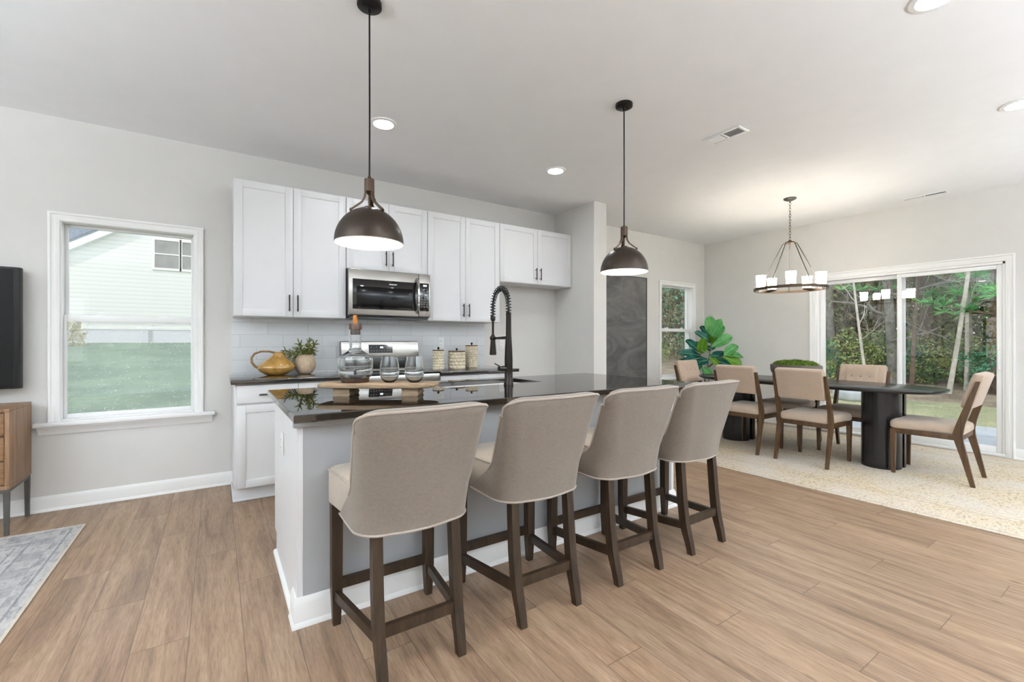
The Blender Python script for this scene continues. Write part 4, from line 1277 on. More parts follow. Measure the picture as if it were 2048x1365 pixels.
# ---------------------------------------------------------------- things on the back counter
def jug():
    root = thing('jug', 'squat ochre glazed jug with a long loop handle on the left back counter', 'jug', (0.410, 4.19, 0.912))
    mb = MB()
    prof = [(0.001, 0.0), (0.06, 0.0), (0.075, 0.004), (0.115, 0.030), (0.135, 0.055), (0.137, 0.068), (0.125, 0.088), (0.09, 0.118), (0.058, 0.146), (0.040, 0.168), (0.036, 0.180), (0.040, 0.190)]
    rows = []
    n = 44
    for r, z in prof:
        sh = 0.020 * max(0, z - 0.05) / 0.13; rows.append([(r * math.cos(2 * PI * k / n) * 1.04 + sh, r * math.sin(2 * PI * k / n) * 0.8, z) for k in range(n)])
    rows += [[(0.032 * math.cos(2 * PI * k / n) + 0.021, 0.026 * math.sin(2 * PI * k / n), 0.186) for k in range(n)], [(0.028 * math.cos(2 * PI * k / n) + 0.02, 0.022 * math.sin(2 * PI * k / n), 0.15) for k in range(n)]]
    mb.grid(rows, close_u=True, cap0=False, cap1=True); build('body', mb, 'ochre_glaze', root, ang=60)
    mb = MB()
    pts = [(0.010, 0, 0.180), (-0.05, 0, 0.196), (-0.11, 0, 0.197), (-0.155, 0, 0.180), (-0.178, 0, 0.145), (-0.176, 0, 0.11), (-0.155, 0, 0.078), (-0.118, 0, 0.050)]
    mb.tube(pts, 0.008, 10, radii=[0.010, 0.008, 0.0075, 0.0085, 0.0095, 0.0095, 0.0095, 0.010]); build('handle', mb, 'glaze_brown', root, ang=60)
jug()
def succulent():
    root = thing('potted_succulent', 'olive succulent in a round whitewashed ribbed pot beside the ochre jug', 'potted plant', (0.640, 4.245, 0.912))
    mb = MB(); n = 56; rows = []
    for r, z in ((0.001, 0.0), (0.045, 0.0), (0.056, 0.006), (0.078, 0.04), (0.0865, 0.085), (0.078, 0.13), (0.057, 0.162), (0.050, 0.165), (0.049, 0.15), (0.001, 0.145)):
        rows.append([((r + (0.0016 * math.cos(k * PI) if 0.05 < r else 0)) * math.cos(2 * PI * k / n), (r + (0.0016 * math.cos(k * PI) if 0.05 < r else 0)) * math.sin(2 * PI * k / n), z) for k in range(n)])
    mb.grid(rows, close_u=True, cap0=False, cap1=False); build('pot', mb, 'whitewash', root, ang=70)
    rng = random.Random(5)
    mb = MB()
    def leaf(base, d, L, w, th):
        d = Vector(d).normalized(); up = Vector((0, 0, 1)); s = d.cross(up)
        if s.length < 0.1: s = Vector((1, 0, 0))
        s.normalize(); nn = s.cross(d).normalized()
        rows_ = []
        for f, wf in ((0, 0.55), (0.3, 0.85), (0.65, 1.0), (0.88, 0.8), (1.0, 0.3)):
            c = Vector(base) + d * L * f + Vector((0, 0, 1)) * (-0.02 * f * f * (1 - d.z))
            rows_.append([c + s * w * wf * math.cos(a) + nn * th * wf * math.sin(a) for a in [2 * PI * j / 6 for j in range(6)]])
        mb.grid(rows_, close_u=True, cap0=True, cap1=True)
    for st_ in range(9):
        a = 2 * PI * st_ / 9 + rng.uniform(-0.2, 0.2)
        tilt = rng.uniform(0.55, 1.35) if st_ else 0.1
        d = Vector((math.cos(a) * math.sin(tilt), math.sin(a) * math.sin(tilt), math.cos(tilt)))
        L = rng.uniform(0.11, 0.16)
        p0 = Vector((0.02 * math.cos(a), 0.02 * math.sin(a), 0.145))
        mb.tube([p0, p0 + d * L], 0.006, 6)
        for k in range(17):
            f = 0.2 + 0.8 * k / 16; b = p0 + d * L * f; aa = k * 2.4
            s1 = d.orthogonal().normalized(); s2 = d.cross(s1)
            ld = (s1 * math.cos(aa) + s2 * math.sin(aa)) * 0.85 + d * (0.35 + 0.6 * f)
            leaf(b, ld, rng.uniform(0.036, 0.052), 0.0068, 0.0042)
    o = build('leaves', mb, 'succulent', root, ang=60)
succulent()
def canister(x, y, r, h, rows_n, cols, label):
    root = thing('canister', label, 'canister', (x, y, 0.912), 0, 'beaded canisters on the back counter')
    mb = MB(); n = cols * 8; zs = rows_n * 8
    rows = [[(0.001, 0, 0.0)] * 0 or [(r * 0.9 * math.cos(2 * PI * k / n), r * 0.9 * math.sin(2 * PI * k / n), 0.0) for k in range(n)]]
    for i in range(zs + 1):
        z = h * i / zs; rw = int(min(i, zs - 1) // 8); row = []
        for k in range(n):
            ph = 0.5 * (rw % 2)
            b = abs(math.sin(PI * (k / 8 + ph))) ** 0.6 * abs(math.sin(PI * i / 8)) ** 0.6
            rr = r * 0.86 + r * 0.16 * b
            row.append((rr * math.cos(2 * PI * k / n), rr * math.sin(2 * PI * k / n), z))
        rows.append(row)
    mb.grid(rows, close_u=True, cap0=True, cap1=True); build('jar_body', mb, 'bead_cream', root, ang=80)
    mb = MB(); mb.lathe([(0.001, h), (r * 0.97, h), (r * 0.99, h + 0.004), (r * 0.97, h + 0.009), (0.001, h + 0.010)], 36); ld = build('lid', mb, 'lid_wood', root)
    mb = MB(); mb.lathe([(0.006, h + 0.009), (0.005, h + 0.014), (0.011, h + 0.022), (0.012, h + 0.029), (0.007, h + 0.037), (0.001, h + 0.038)], 18); build('knob', mb, 'black_metal', ld)
canister(1.815, 4.06, 0.058, 0.186, 7, 11, 'short narrow cream beaded canister with a wooden lid, nearest the range')
canister(2.035, 4.10, 0.088, 0.172, 5, 12, 'wide low cream beaded canister with a wooden lid, in the middle of three')
canister(2.255, 4.19, 0.066, 0.228, 10, 14, 'tall cream beaded canister with a wooden lid, farthest from the range')

# ---------------------------------------------------------------- dark panel, TV, console, living rug
root = thing('wall_panel', 'tall dark grey panel with smoky pale streaks on the dining wall by the window', 'artwork', (4.765, YB, 0.55))
mb = MB(); mb.box(4.272, 5.258, YB - 0.032, YB - 0.004, 0.56, 2.108); build('panel_face', mb, 'dark_canvas', root, True, smooth=False)
mb = MB()
for a, b, c, d in ((4.262, 4.272, 0.55, 2.118), (5.258, 5.268, 0.55, 2.118), (4.272, 5.258, 0.55, 0.56), (4.272, 5.258, 2.108, 2.118)): mb.box(a, b, YB - 0.038, YB - 0.001, c, d)
build('edge_frame', mb, 'matte_black', root, True, smooth=False)

root = thing('television', 'large flat black television on the wall above the wooden console', 'television', (-1.82, YB, 0.88))
mb = MB()
poly = [(-2.545, YB - 0.075), (-2.545, YB - 0.106), (-2.53, YB - 0.112), (-1.125, YB - 0.112), (-1.108, YB - 0.104), (-1.1, YB - 0.085), (-1.1, YB - 0.055), (-1.115, YB - 0.045), (-2.53, YB - 0.045)]
mb.prism(poly, 0.878, 1.688); build('housing', mb, 'tv_housing', root, True, ang=25)
mb = MB(); mb.box(-2.525, -1.13, YB - 0.1135, YB - 0.111, 0.895, 1.675); build('screen', mb, 'tv_black', root, True, smooth=False)
mb = MB(); mb.box(-2.05, -1.6, YB - 0.046, YB - 0.001, 1.1, 1.45); build('wall_mount', mb, 'black_metal', root, True)

def console():
    x0, x1, y0, y1, z0, z1 = -2.75, -1.064, 3.985, 4.375, 0.285, 0.780
    root = thing('media_console', 'walnut media console with dark metal legs under the television', 'console', ((x0 + x1) / 2, (y0 + y1) / 2, 0))
    mb = MB(); t = 0.022
    mb.box(x0, x1, y0, y1, z1 - t, z1, 0.002); mb.box(x0, x1, y0, y1, z0, z0 + t, 0.002); mb.box(x0, x0 + t, y0, y1, z0 + t, z1 - t, 0.002); mb.box(x1 - t, x1, y0, y1, z0 + t, z1 - t, 0.002)
    mb.box(x0 + t, x1 - t, y0 + 0.03, y1 - 0.005, z0 + t, z1 - t); build('case', mb, 'walnut', root, True)
    nx, nz = 4, 3
    w = (x1 - x0 - 2 * t) / nx; h = (z1 - z0 - 2 * t) / nz
    for i in range(nx):
        for j in range(nz):
            a = x0 + t + w * i; b = z0 + t + h * j
            mb = MB(); mb.box(a + 0.004, a + w - 0.004, y0 + 0.012, y0 + 0.030, b + 0.004, b + h - 0.004, 0.003)
            build('drawer', mb, 'walnut_drawer', root, True)
    mb = MB()
    mb.box(x0 + 0.01, x1 - 0.004, y0 + 0.004, y0 + 0.028, z0 - 0.022, z0, 0.002); mb.box(x0 + 0.01, x1 - 0.004, y1 - 0.028, y1 - 0.004, z0 - 0.022, z0, 0.002)
    mb.box(x1 - 0.028, x1 - 0.004, y0 + 0.028, y1 - 0.028, z0 - 0.022, z0, 0.002); mb.box(x0 + 0.01, x0 + 0.034, y0 + 0.028, y1 - 0.028, z0 - 0.022, z0, 0.002)
    build('base_frame', mb, 'iron_grey', root, True)
    for a in (x0 + 0.022, x1 - 0.016):
        for b in (y0 + 0.016, y1 - 0.016):
            mb = MB(); mb.bar((a, b, z0 - 0.02), (a, b, 0.0), 0.026, 0.026, 0.020, 0.020); build('leg', mb, 'iron_grey', root, True)
console()
mb = MB(); mb.box(-1.1, 1.1, -1.6, 1.6, 0.0, 0.007, 0.003)
o = build('area_rug', mb, 'rug_grey'); o.location = (-0.712 - 1.1, 3.955 - 1.6, 0); tag(o, 'faded grey patterned area rug on the left, in front of the console', 'rug')

# ---------------------------------------------------------------- dining corner
mb = MB(); mb.box(-1.32, 1.32, -1.83, 1.83, 0.0, 0.008, 0.003)
o = build('area_rug', mb, 'rug_cream'); o.location = (5.305, 1.93, 0); o.rotation_euler = (0, 0, math.radians(2.2)); tag(o, 'large cream distressed area rug under the dining table', 'rug')
ZR = 0.008

def dining_table():
    cx, cy = 5.325, 2.315
    root = thing('dining_table', 'long oval black dining table on two drum pedestals', 'dining table', (cx, cy, ZR))
    n = 96; out = []
    for k in range(n):
        t = 2 * PI * k / n; e = 0.72
        out.append((0.455 * math.copysign(abs(math.cos(t)) ** e, math.cos(t)), 1.165 * math.copysign(abs(math.sin(t)) ** e, math.sin(t))))
    mb = MB(); rows = [[(x * s + (-math.copysign(i, x) if abs(x) > i else -x), y * s, z) for x, y in out] for z, s, i in ((0.722, 0.975, 0.0), (0.730, 0.990, 0.0), (0.742, 1.0, 0.0), (0.750, 0.998, 0.0), (0.753, 0.992, 0.0))]
    mb.grid(rows, close_u=True, cap0=True, cap1=True); build('tabletop', mb, 'table_black', root, ang=50)
    for sy in (-1, 1):
        for sx in (-1, 1):
            P = [(sx * 0.028, sy * 0.71 - 0.15)]
            for k in range(17):
                t = -PI / 2 + PI * k / 16
                P.append((sx * (0.06 + 0.15 * math.cos(t)), sy * 0.71 + 0.15 * math.sin(t)))
            P.append((sx * 0.028, sy * 0.71 + 0.15))
            mb = MB(); mb.prism(P, 0.0, 0.724); build('pedestal', mb, 'table_black', root, ang=30)
dining_table()

def make_chair(label):
    root = thing('dining_chair', label, 'chair', (0, 0, ZR), 0, 'dining chairs around the oval table')
    for s in (-1, 1):      # front legs
        mb = MB(); x, y = s * 0.222, 0.235
        rows = [[(x + a * w / 2, y + b * w / 2, z) for a, b in ((-1, -1), (1, -1), (1, 1), (-1, 1))] for z, w in ((0.0, 0.026), (0.40, 0.040))]
        mb.grid(rows, close_u=True, cap0=True, cap1=True); build('leg', mb, 'chair_wood', root, ang=30)
    for s in (-1, 1):      # rear legs run on up as back posts, with a knee at the seat
        mb = MB(); rows = []
        for z, yy, d, w in ((0.0, -0.272, 0.028, 0.026), (0.2, -0.228, 0.040, 0.028), (0.36, -0.190, 0.054, 0.030), (0.42, -0.184, 0.060, 0.030), (0.50, -0.200, 0.052, 0.030), (0.66, -0.245, 0.042, 0.026), (0.86, -0.302, 0.026, 0.022)):
            rows.append([(s * 0.227 + a * w / 2, yy + b * d / 2, z) for a, b in ((-1, -1), (1, -1), (1, 1), (-1, 1))])
        mb.grid(rows, close_u=True, cap0=True, cap1=True); build('leg', mb, 'chair_wood', root, ang=28)
    mb = MB(); mb.box(-0.215, 0.215, 0.218, 0.24, 0.362, 0.405, 0.002); mb.box(-0.215, 0.215, -0.205, -0.18, 0.362, 0.405, 0.002)
    for s in (-1, 1): mb.box(s * 0.216, s * 0.238, -0.17, 0.225, 0.362, 0.405, 0.002)
    build('apron', mb, 'chair_wood', root)
    mb = MB()
    def loop(z, e):
        P = []; cr = 0.04
        hx, y0_, y1_ = 0.246 - e, -0.215 + e, 0.262 - e
        for cx_, cy_, a0 in ((hx - cr, y1_ - cr, 0), (-hx + cr, y1_ - cr, PI / 2), (-hx + cr + 0.022, y0_ + cr, PI), (hx - cr - 0.022, y0_ + cr, 1.5 * PI)):
            P += [(cx_ + cr * math.cos(a0 + PI / 2 * k / 5), cy_ + cr * math.sin(a0 + PI / 2 * k / 5), z) for k in range(6)]
        return P
    rows = [loop(z, e) for z, e in ((0.405, 0.012), (0.410, 0.004), (0.425, 0.0), (0.450, 0.0), (0.468, 0.006), (0.480, 0.022), (0.487, 0.055), (0.492, 0.11))]
    mb.grid(rows, close_u=True, cap0=True, cap1=True); build('seat', mb, 'chair_seat', root, ang=60)
    # padded back, leaning with the posts
    lean = Matrix.Rotation(math.radians(16), 4, 'X')
    piv = Vector((0, -0.235, 0.64))
    mb = MB(); mb.box(-0.213, 0.213, -0.262, -0.190, 0.628, 0.928, 0.020, 4, rot=lean, piv=piv); bk = build('backrest', mb, 'chair_beige', root, ang=60)
    mb = MB()
    nx, nz = 17, 13
    rows = []
    for j in range(nz):
        row = []
        for i in range(nx):
            x = -0.155 + 0.31 * i / (nx - 1); z = 0.640 + 0.278 * j / (nz - 1)
            e = min(i, nx - 1 - i, j, nz - 1 - j) / 2.0; puff = 0.016 * min(1, e) ** 0.6
            for bx_ in (-0.085, 0, 0.085): puff -= 0.012 * math.exp(-((x - bx_) ** 2 + (z - 0.79) ** 2) / 0.0005)
            row.append((x, -0.192 + puff, z))
        rows.append(row)
    mb.grid(rows); bmesh.ops.transform(mb.bm, matrix=Matrix.Translation(piv) @ lean @ Matrix.Translation(-piv), verts=mb.bm.verts)
    o = build('tufted_panel', mb, 'chair_beige', bk, ang=70)
    for bx_ in (-0.085, 0, 0.085):
        mb = MB(); mb.ball((bx_, -0.186, 0.79), 0.010, 10, 8, (1, 0.5, 1)); bmesh.ops.transform(mb.bm, matrix=Matrix.Translation(piv) @ lean @ Matrix.Translation(-piv), verts=mb.bm.verts)
        build('button', mb, 'button_beige', bk)
    return root
CHAIRS = [((4.965, 2.060), -PI / 2, 'beige dining chair on the near long side, directly in front of the moss bowl'),
          ((4.955, 2.690), -PI / 2, 'beige dining chair on the near long side, closest to the bar stools'),
          ((5.325, 1.235), 0.03, 'beige dining chair seen from the side at the right end of the table'),
          ((5.690, 1.985), PI / 2, 'beige tufted dining chair with its back to the sliding glass door'),
          ((5.690, 2.625), PI / 2, 'beige dining chair on the far long side, hidden mostly behind the moss bowl'),
          ((5.330, 3.470), PI, 'tufted dining chair at the far end of the table by the dining corner window')]
ch = make_chair(CHAIRS[0][2])
ch.location = (*CHAIRS[0][0], ZR); ch.rotation_euler = (0, 0, CHAIRS[0][1])
for (x, y), r, l in CHAIRS[1:]: dup(ch, (x, y, ZR), r, l)

def moss_bowl():
    root = thing('moss_bowl', 'low wide brown bowl of green moss in the middle of the dining table', 'centrepiece', (5.36, 2.40, ZR + 0.753))
    mb = MB(); mb.lathe([(0.001, 0.0), (0.15, 0.0), (0.17, 0.008), (0.225, 0.05), (0.252, 0.085), (0.260, 0.115), (0.261, 0.160), (0.256, 0.168), (0.240, 0.168), (0.236, 0.160), (0.234, 0.13), (0.001, 0.13)], 56, sx=0.60); build('bowl', mb, 'bowl_brown', root, ang=50)
    mb = MB(); rng = random.Random(11)
    n = 44; rows = []
    for i in range(14):
        f = i / 13; r = 0.222 * (1 - f ** 2.2) + 0.001
        row = []
        for k in range(n):
            t = 2 * PI * k / n
            z = 0.160 + 0.058 * f ** 0.6 + 0.012 * math.sin(7 * t + 5 * f) * min(1, 3 * (1 - f)) + rng.uniform(-0.006, 0.006) * (1 if f < 0.97 else 0)
            row.append((r * math.cos(t) * 0.62, r * math.sin(t), z - (0.02 if i == 0 else 0)))
        rows.append(row)
    mb.grid(rows, close_u=True, cap1=True)
    for k in range(900):
        t = rng.uniform(0, 2 * PI); f = rng.random() ** 0.5; r = 0.220 * f
        z = 0.160 + 0.056 * (1 - f) ** 0.4
        p = Vector((r * math.cos(t) * 0.62, r * math.sin(t), z)); d = Vector((rng.uniform(-1, 1), rng.uniform(-1, 1), rng.uniform(0.2, 1))).normalized(); s = d.orthogonal().normalized() * 0.005
        mb.bm.faces.new([mb.bm.verts.new(q) for q in (p - s, p + s, p + d * 0.028)])
    o = build('moss_mound', mb, 'moss', root, ang=60)
moss_bowl()

def fig_tree():
    bx, by = 6.16, 3.98
    root = thing('fiddle_leaf_fig', 'fiddle leaf fig plant with big glossy green leaves in the dining corner', 'plant', (bx, by, 0))
    rng = random.Random(21)
    mb = MB(); mb.lathe([(0.001, 0.0), (0.12, 0.0), (0.13, 0.01), (0.16, 0.30), (0.165, 0.32), (0.15, 0.32), (0.145, 0.29), (0.001, 0.29)], 40); build('pot', mb, 'pot_white', root)
    mb = MB(); mb.lathe([(0.001, 0.297), (0.146, 0.292)], 32, cap0=False, cap1=False); build('soil', mb, 'soil', root)
    stems = [[(0.01, 0.0, 0.28), (0.02, -0.01, 0.6), (0.0, 0.0, 0.85), (0.03, -0.03, 1.08), (0.04, -0.04, 1.26)],
             [(-0.02, 0.02, 0.28), (-0.03, 0.03, 0.6), (-0.08, 0.05, 0.85), (-0.16, 0.02, 1.02)],
             [(0.0, -0.02, 0.8), (0.06, -0.10, 0.90), (0.10, -0.20, 0.98)]]
    mb = MB()
    for s_ in stems: mb.tube(s_, 0.009, 8, radii=[0.011 - 0.0018 * i for i in range(len(s_))])
    build('stem', mb, 'trunk_brown', root, ang=60)
    def leaf(name, base, d, L, W, mat, curl=0.12, roll=0.0):
        d = Vector(d).normalized(); up = Vector((0, 0, 1))
        s = d.cross(up)
        if s.length < 0.05: s = Vector((1, 0, 0))
        s.normalize(); nn = s.cross(d).normalized()
        face = Vector((-0.80, -0.52, 0.0)) * 0.9 + up * 0.55           # leaves turn their faces to the room
        q_ = face - d * face.dot(d)
        if q_.length > 0.2: nn = q_.normalized(); s = d.cross(nn).normalized()
        if roll: s, nn = s * math.cos(roll) + nn * math.sin(roll), nn * math.cos(roll) - s * math.sin(roll)
        rows = []
        m = 11
        for i in range(m):
            f = i / (m - 1)
            w = W * (0.04 if i == 0 else (0.42 * math.sin(PI * min(1, f * 1.15) ** 0.8) * (1 - f) + (f ** 0.9) * math.sin(PI * (0.12 + 0.88 * f) ** 0.9 * 0.98 + 0.02) ** 0.5 if f < 0.985 else 0.12))
            w = abs(w)
            row = []
            for j in range(7):
                q = (j - 3) / 3
                c = Vector(base) + d * L * f - nn * curl * L * f * f + s * w * 0.5 * q + nn * (abs(q) ** 1.5) * w * 0.16 + nn * 0.008 * math.sin(f * 13 + q * 2) * abs(q)
                row.append(c)
            rows.append(row)
        m_ = MB(); m_.grid(rows); bmesh.ops.solidify(m_.bm, geom=m_.bm.faces[:], thickness=0.0012)
        o = build('leaf', m_, mat, root, ang=60)
        m_ = MB(); m_.tube([Vector(r_[3]) + nn * 0.0025 for r_ in rows], 0.002, 5, radii=[0.0035 - 0.0025 * i / m for i in range(m)])
        build('midrib', m_, 'fig_vein', o)
    # (height on the stem, azimuth as seen from the camera: 0 = right, 90 = away, elevation, size, colour)
    rt = Vector((0.834, -0.551, 0)); fw = Vector((0.551, 0.834, 0))
    def at(i, f):
        s_ = stems[i]; k = min(int(f * (len(s_) - 1)), len(s_) - 2); g = f * (len(s_) - 1) - k
        return Vector(s_[k]).lerp(Vector(s_[k + 1]), g)
    spec = [(0, 1.0, 100, 78, 0.29, 'g'), (0, 0.97, -60, 62, 0.27, 'g'), (0, 0.9, 20, 48, 0.30, 'g'), (0, 0.86, 190, 40, 0.26, 'd'), (0, 0.84, -100, 35, 0.25, 'l'),
            (0, 0.78, -20, 30, 0.30, 'g'), (0, 0.74, 150, 20, 0.28, 'd'), (0, 0.7, 60, 20, 0.28, 'd'), (0, 0.66, -130, 15, 0.26, 'l'), (0, 0.62, 10, 5, 0.30, 'd'),
            (0, 0.6, -70, -25, 0.22, 'l'), (0, 0.56, 200, -5, 0.25, 'd'), (1, 1.0, 150, 50, 0.25, 'd'), (1, 0.96, -100, 55, 0.24, 'l'), (1, 0.9, 190, 15, 0.28, 'd'),
            (1, 0.84, 215, -5, 0.27, 'd'), (1, 0.8, 170, -10, 0.28, 'd'), (1, 0.72, -140, 0, 0.25, 'd'), (1, 0.64, 200, -25, 0.22, 'd'), (1, 0.6, -60, -35, 0.2, 'g'),
            (2, 1.0, 10, 40, 0.24, 'g'), (2, 0.97, -10, 5, 0.26, 'g'), (2, 0.9, -30, -20, 0.25, 'l'), (2, 0.8, 0, -35, 0.23, 'l'), (2, 0.7, 30, 10, 0.25, 'd'), (2, 0.5, -80, -10, 0.22, 'd'),
            (0, 0.93, 130, 55, 0.25, 'd'), (1, 0.98, 60, 60, 0.22, 'g')]
    for i, f, az, el, L, c in spec:
        L *= 1.12
        a = math.radians(az + rng.uniform(-8, 8)); e = math.radians(el)
        d = (rt * math.cos(a) + fw * math.sin(a)) * math.cos(e) + Vector((0, 0, 1)) * math.sin(e)
        leaf('leaf', at(i, f), d, L, L * rng.uniform(0.62, 0.76), {'g': 'fig_leaf', 'd': 'fig_leaf_dark', 'l': 'fig_leaf_lime'}[c], rng.uniform(0.05, 0.25), rng.uniform(-0.4, 0.4))
fig_tree()

# ---------------------------------------------------------------- outside
def gz(x, y):
    z = -0.16
    if y > 8.5: z += 0.0675 * (y - 8.5) * min(1, (y - 8.5) / 3 + 0.2)
    if x > 13.0 and y < 20: z += 0.028 * (x - 13.0)
    return z
def ground_patch(name, xs, ys, mat, lift=0.0, jag=0.0):
    rng = random.Random(4)
    mb = MB(); nx, ny = 60, 60
    rows = []
    for j in range(ny + 1):
        y = ys[0] + (ys[1] - ys[0]) * j / ny
        row = []
        for i in range(nx + 1):
            x = xs[0] + (xs[1] - xs[0]) * i / nx
            if jag and i == 0: x += jag * math.sin(j * 1.7) + rng.uniform(-jag, jag)
            row.append((x, y, gz(x, y) + (lift if not jag else lift * min(1, i / 4) - 0.05 * (i == 0)) + rng.uniform(-0.012, 0.012) * (not jag or i > 2)))
        rows.append(row)
    mb.grid(rows)
    return struct(name, mb, mat, smooth=True)
ground_patch('lawn', (6.95, 40), (-16, 40), 'lawn')
ground_patch('lawn_back', (-40, 6.95), (4.62, 44), 'lawn_cool')
ground_patch('lawn_front', (-40, 6.95), (-30, -4.4), 'lawn')
ground_patch('ground_leaf_litter', (12.8, 36), (-16, 30), 'leaf_litter', 0.035, 0.25)
mb = MB(); mb.box(6.90, 9.55, -1.2, 4.4, -0.2, -0.085, 0.01); struct('patio_slab', mb, 'concrete')

# the neighbour's house up the slope
def neighbour():
    yw = 27.0
    root = thing('neighbour_house', 'white sided neighbour house with a gable roof seen through the left window', 'house', (-3.0, yw, 1.0))
    rake = lambda x: 6.23 + 0.665 * (x + 3.72)
    xr = 1.6
    P = [(-9.5, 0.9), (xr + 11.1, 0.9), (xr + 11.1, rake(-9.5)), (xr, rake(xr)), (-9.5, rake(-9.5))]
    mb = MB(); mb.extrude_poly([(x, yw, z) for x, z in P], (0, 9, 0)); build('wall', mb, 'siding', root, True, smooth=False)
    mb = MB(); mb.box(-9.5, xr + 11.1, yw - 0.04, yw, 0.9, 1.70); build('foundation', mb, 'brick_white', root, True, smooth=False)
    mb = MB(); mb.box(-9.5, xr + 11.1, yw - 0.07, yw, 1.70, 1.80); build('water_table', mb, 'trim_white', root, True, smooth=False)
    mb = MB(); mb.box(-2.70, -2.60, yw - 0.12, yw - 0.04, 0.9, 1.7); build('downspout', mb, 'plastic_grey', root, True, smooth=False)
    for s in (-1, 1):     # rake boards and roof slopes
        xe = xr + s * 11.8
        ze = rake(xr) - 0.665 * 11.8
        mb = MB(); mb.extrude_poly([(xr, yw - 0.35, rake(xr) + 0.30), (xe, yw - 0.35, ze + 0.30), (xe, yw - 0.35, ze - 0.02), (xr, yw - 0.35, rake(xr) - 0.02)], (0, 0.4, 0)); build('rake_board', mb, 'trim_white', root, True, smooth=False)
        mb = MB(); mb.extrude_poly([(xr, yw - 0.38, rake(xr) + 0.42), (xe, yw - 0.38, ze + 0.42), (xe, yw - 0.38, ze + 0.30), (xr, yw - 0.38, rake(xr) + 0.30)], (0, 9.5, 0)); build('roof_slope', mb, 'shingle', root, True, smooth=False)
    mb = MB(); mb.extrude_poly([(-6.05, yw + 0.6, 4.7), (-6.25, yw + 5.2, 10.2), (6, yw + 5.2, 10.2), (6, yw + 0.6, 4.7)], (0, 0.1, 0.1)); build('main_roof', mb, 'shingle', root, True, smooth=False)
    for x0_ in (-2.47, -1.42):
        x1_, z0_, z1_ = x0_ + 0.92, 4.66, 5.98
        mb = MB()
        for a, b, c, d in ((x0_ - 0.10, x0_, z0_ - 0.1, z1_ + 0.1), (x1_, x1_ + 0.10, z0_ - 0.1, z1_ + 0.1), (x0_, x1_, z1_, z1_ + 0.1), (x0_, x1_, z0_ - 0.1, z0_), (x0_, x1_, 5.30, 5.35)): mb.box(a, b, yw - 0.06, yw, c, d)
        w_ = build('window', mb, 'trim_white', root, True, smooth=False)
        mb = MB(); mb.box(x0_, x1_, yw - 0.025, yw - 0.005, z0_, z1_); build('pane', mb, 'window_dark', w_, True, smooth=False)
neighbour()

# ---------------- trees and shrubs
def leaf_cloud(mb, rng, centre, rad, n, size, flat=1.0, drop=0.0):
    cx, cy, cz = centre
    for _ in range(n):
        while True:
            p = (rng.uniform(-1, 1), rng.uniform(-1, 1), rng.uniform(-1, 1)); q = p[0] ** 2 + p[1] ** 2 + p[2] ** 2
            if q <= 1: break
        f = (q ** 0.5 + 1e-6); k = f ** -0.35
        c = Vector((cx + p[0] * k * rad[0], cy + p[1] * k * rad[1], cz + p[2] * k * rad[2]))
        d = Vector((rng.uniform(-1, 1), rng.uniform(-1, 1), rng.uniform(-1, 1) * flat - drop)).normalized()
        s = d.cross(Vector((rng.uniform(-1, 1), rng.uniform(-1, 1), rng.uniform(-1, 1)))).normalized()
        L = size * rng.uniform(0.7, 1.4); W = L * 0.42
        mb.bm.faces.new([mb.bm.verts.new(v) for v in (c - d * L * 0.5, c + s * W * 0.5, c + d * L * 0.5, c - s * W * 0.5)])
def limb(mb, rng, p, d, L, r, depth, tips=None, n=5, gnarl=0.25, up=0.12):
    pts = [p]; q = Vector(p); d = Vector(d).normalized(); seg = 5
    for k in range(seg):
        d = (d + Vector((rng.uniform(-1, 1), rng.uniform(-1, 1), rng.uniform(-1, 1))) * gnarl * 0.6 + Vector((0, 0, up * 0.5))).normalized()
        q = q + d * L / seg; pts.append(q.copy())
    mb.tube(pts, r, n if depth > 0 else 4, cap=False, radii=[r * (1 - 0.68 * k / seg) for k in range(seg + 1)])
    if tips is not None: tips.append(pts[-1])
    if depth > 0:
        for k in range(rng.randint(3, 5)):
            i = rng.randint(1, seg); b = pts[i]
            az = rng.uniform(0, 2 * PI); o = d.orthogonal().normalized(); o2 = d.cross(o)
            nd = d * rng.uniform(0.2, 0.8) + (o * math.cos(az) + o2 * math.sin(az)) * rng.uniform(0.6, 1.0)
            limb(mb, rng, b, nd, L * rng.uniform(0.35, 0.6), r * (1 - 0.6 * i / seg) * 0.55, depth - 1, tips, n, gnarl, up)
def bare_tree(name, label, x, y, h, r, mat, seed, lean=(0, 0), low=0.35, nb=11, group=None):
    rng = random.Random(seed)
    root = thing(name, label, 'tree', (x, y, gz(x, y)), 0, group)
    mb = MB(); pts = []
    for k in range(11):
        f = k / 10
        pts.append((lean[0] * f + 0.04 * h / 6 * math.sin(3 * f + seed), lean[1] * f + 0.04 * h / 6 * math.cos(4 * f + seed), h * f - 0.1))
    mb.tube(pts, r, 9, radii=[r * (1.18 if k == 0 else 1 - 0.07 * k) for k in range(11)])
    build('trunk', mb, mat, root, ang=70)
    mb = MB()
    for k in range(nb):
        f = low + (1 - low) * (k + rng.random() * 0.6) / nb; i = min(9, int(f * 10)); p = Vector(pts[i]).lerp(Vector(pts[i + 1]), f * 10 - i)
        az = rng.uniform(0, 2 * PI)
        limb(mb, rng, p, (math.cos(az), math.sin(az), rng.uniform(0.1, 0.7)), h * rng.uniform(0.14, 0.26), r * 0.34 * (1.2 - f), 2, None, 5, 0.45)
    build('branches', mb, mat, root, ang=70)
    return root
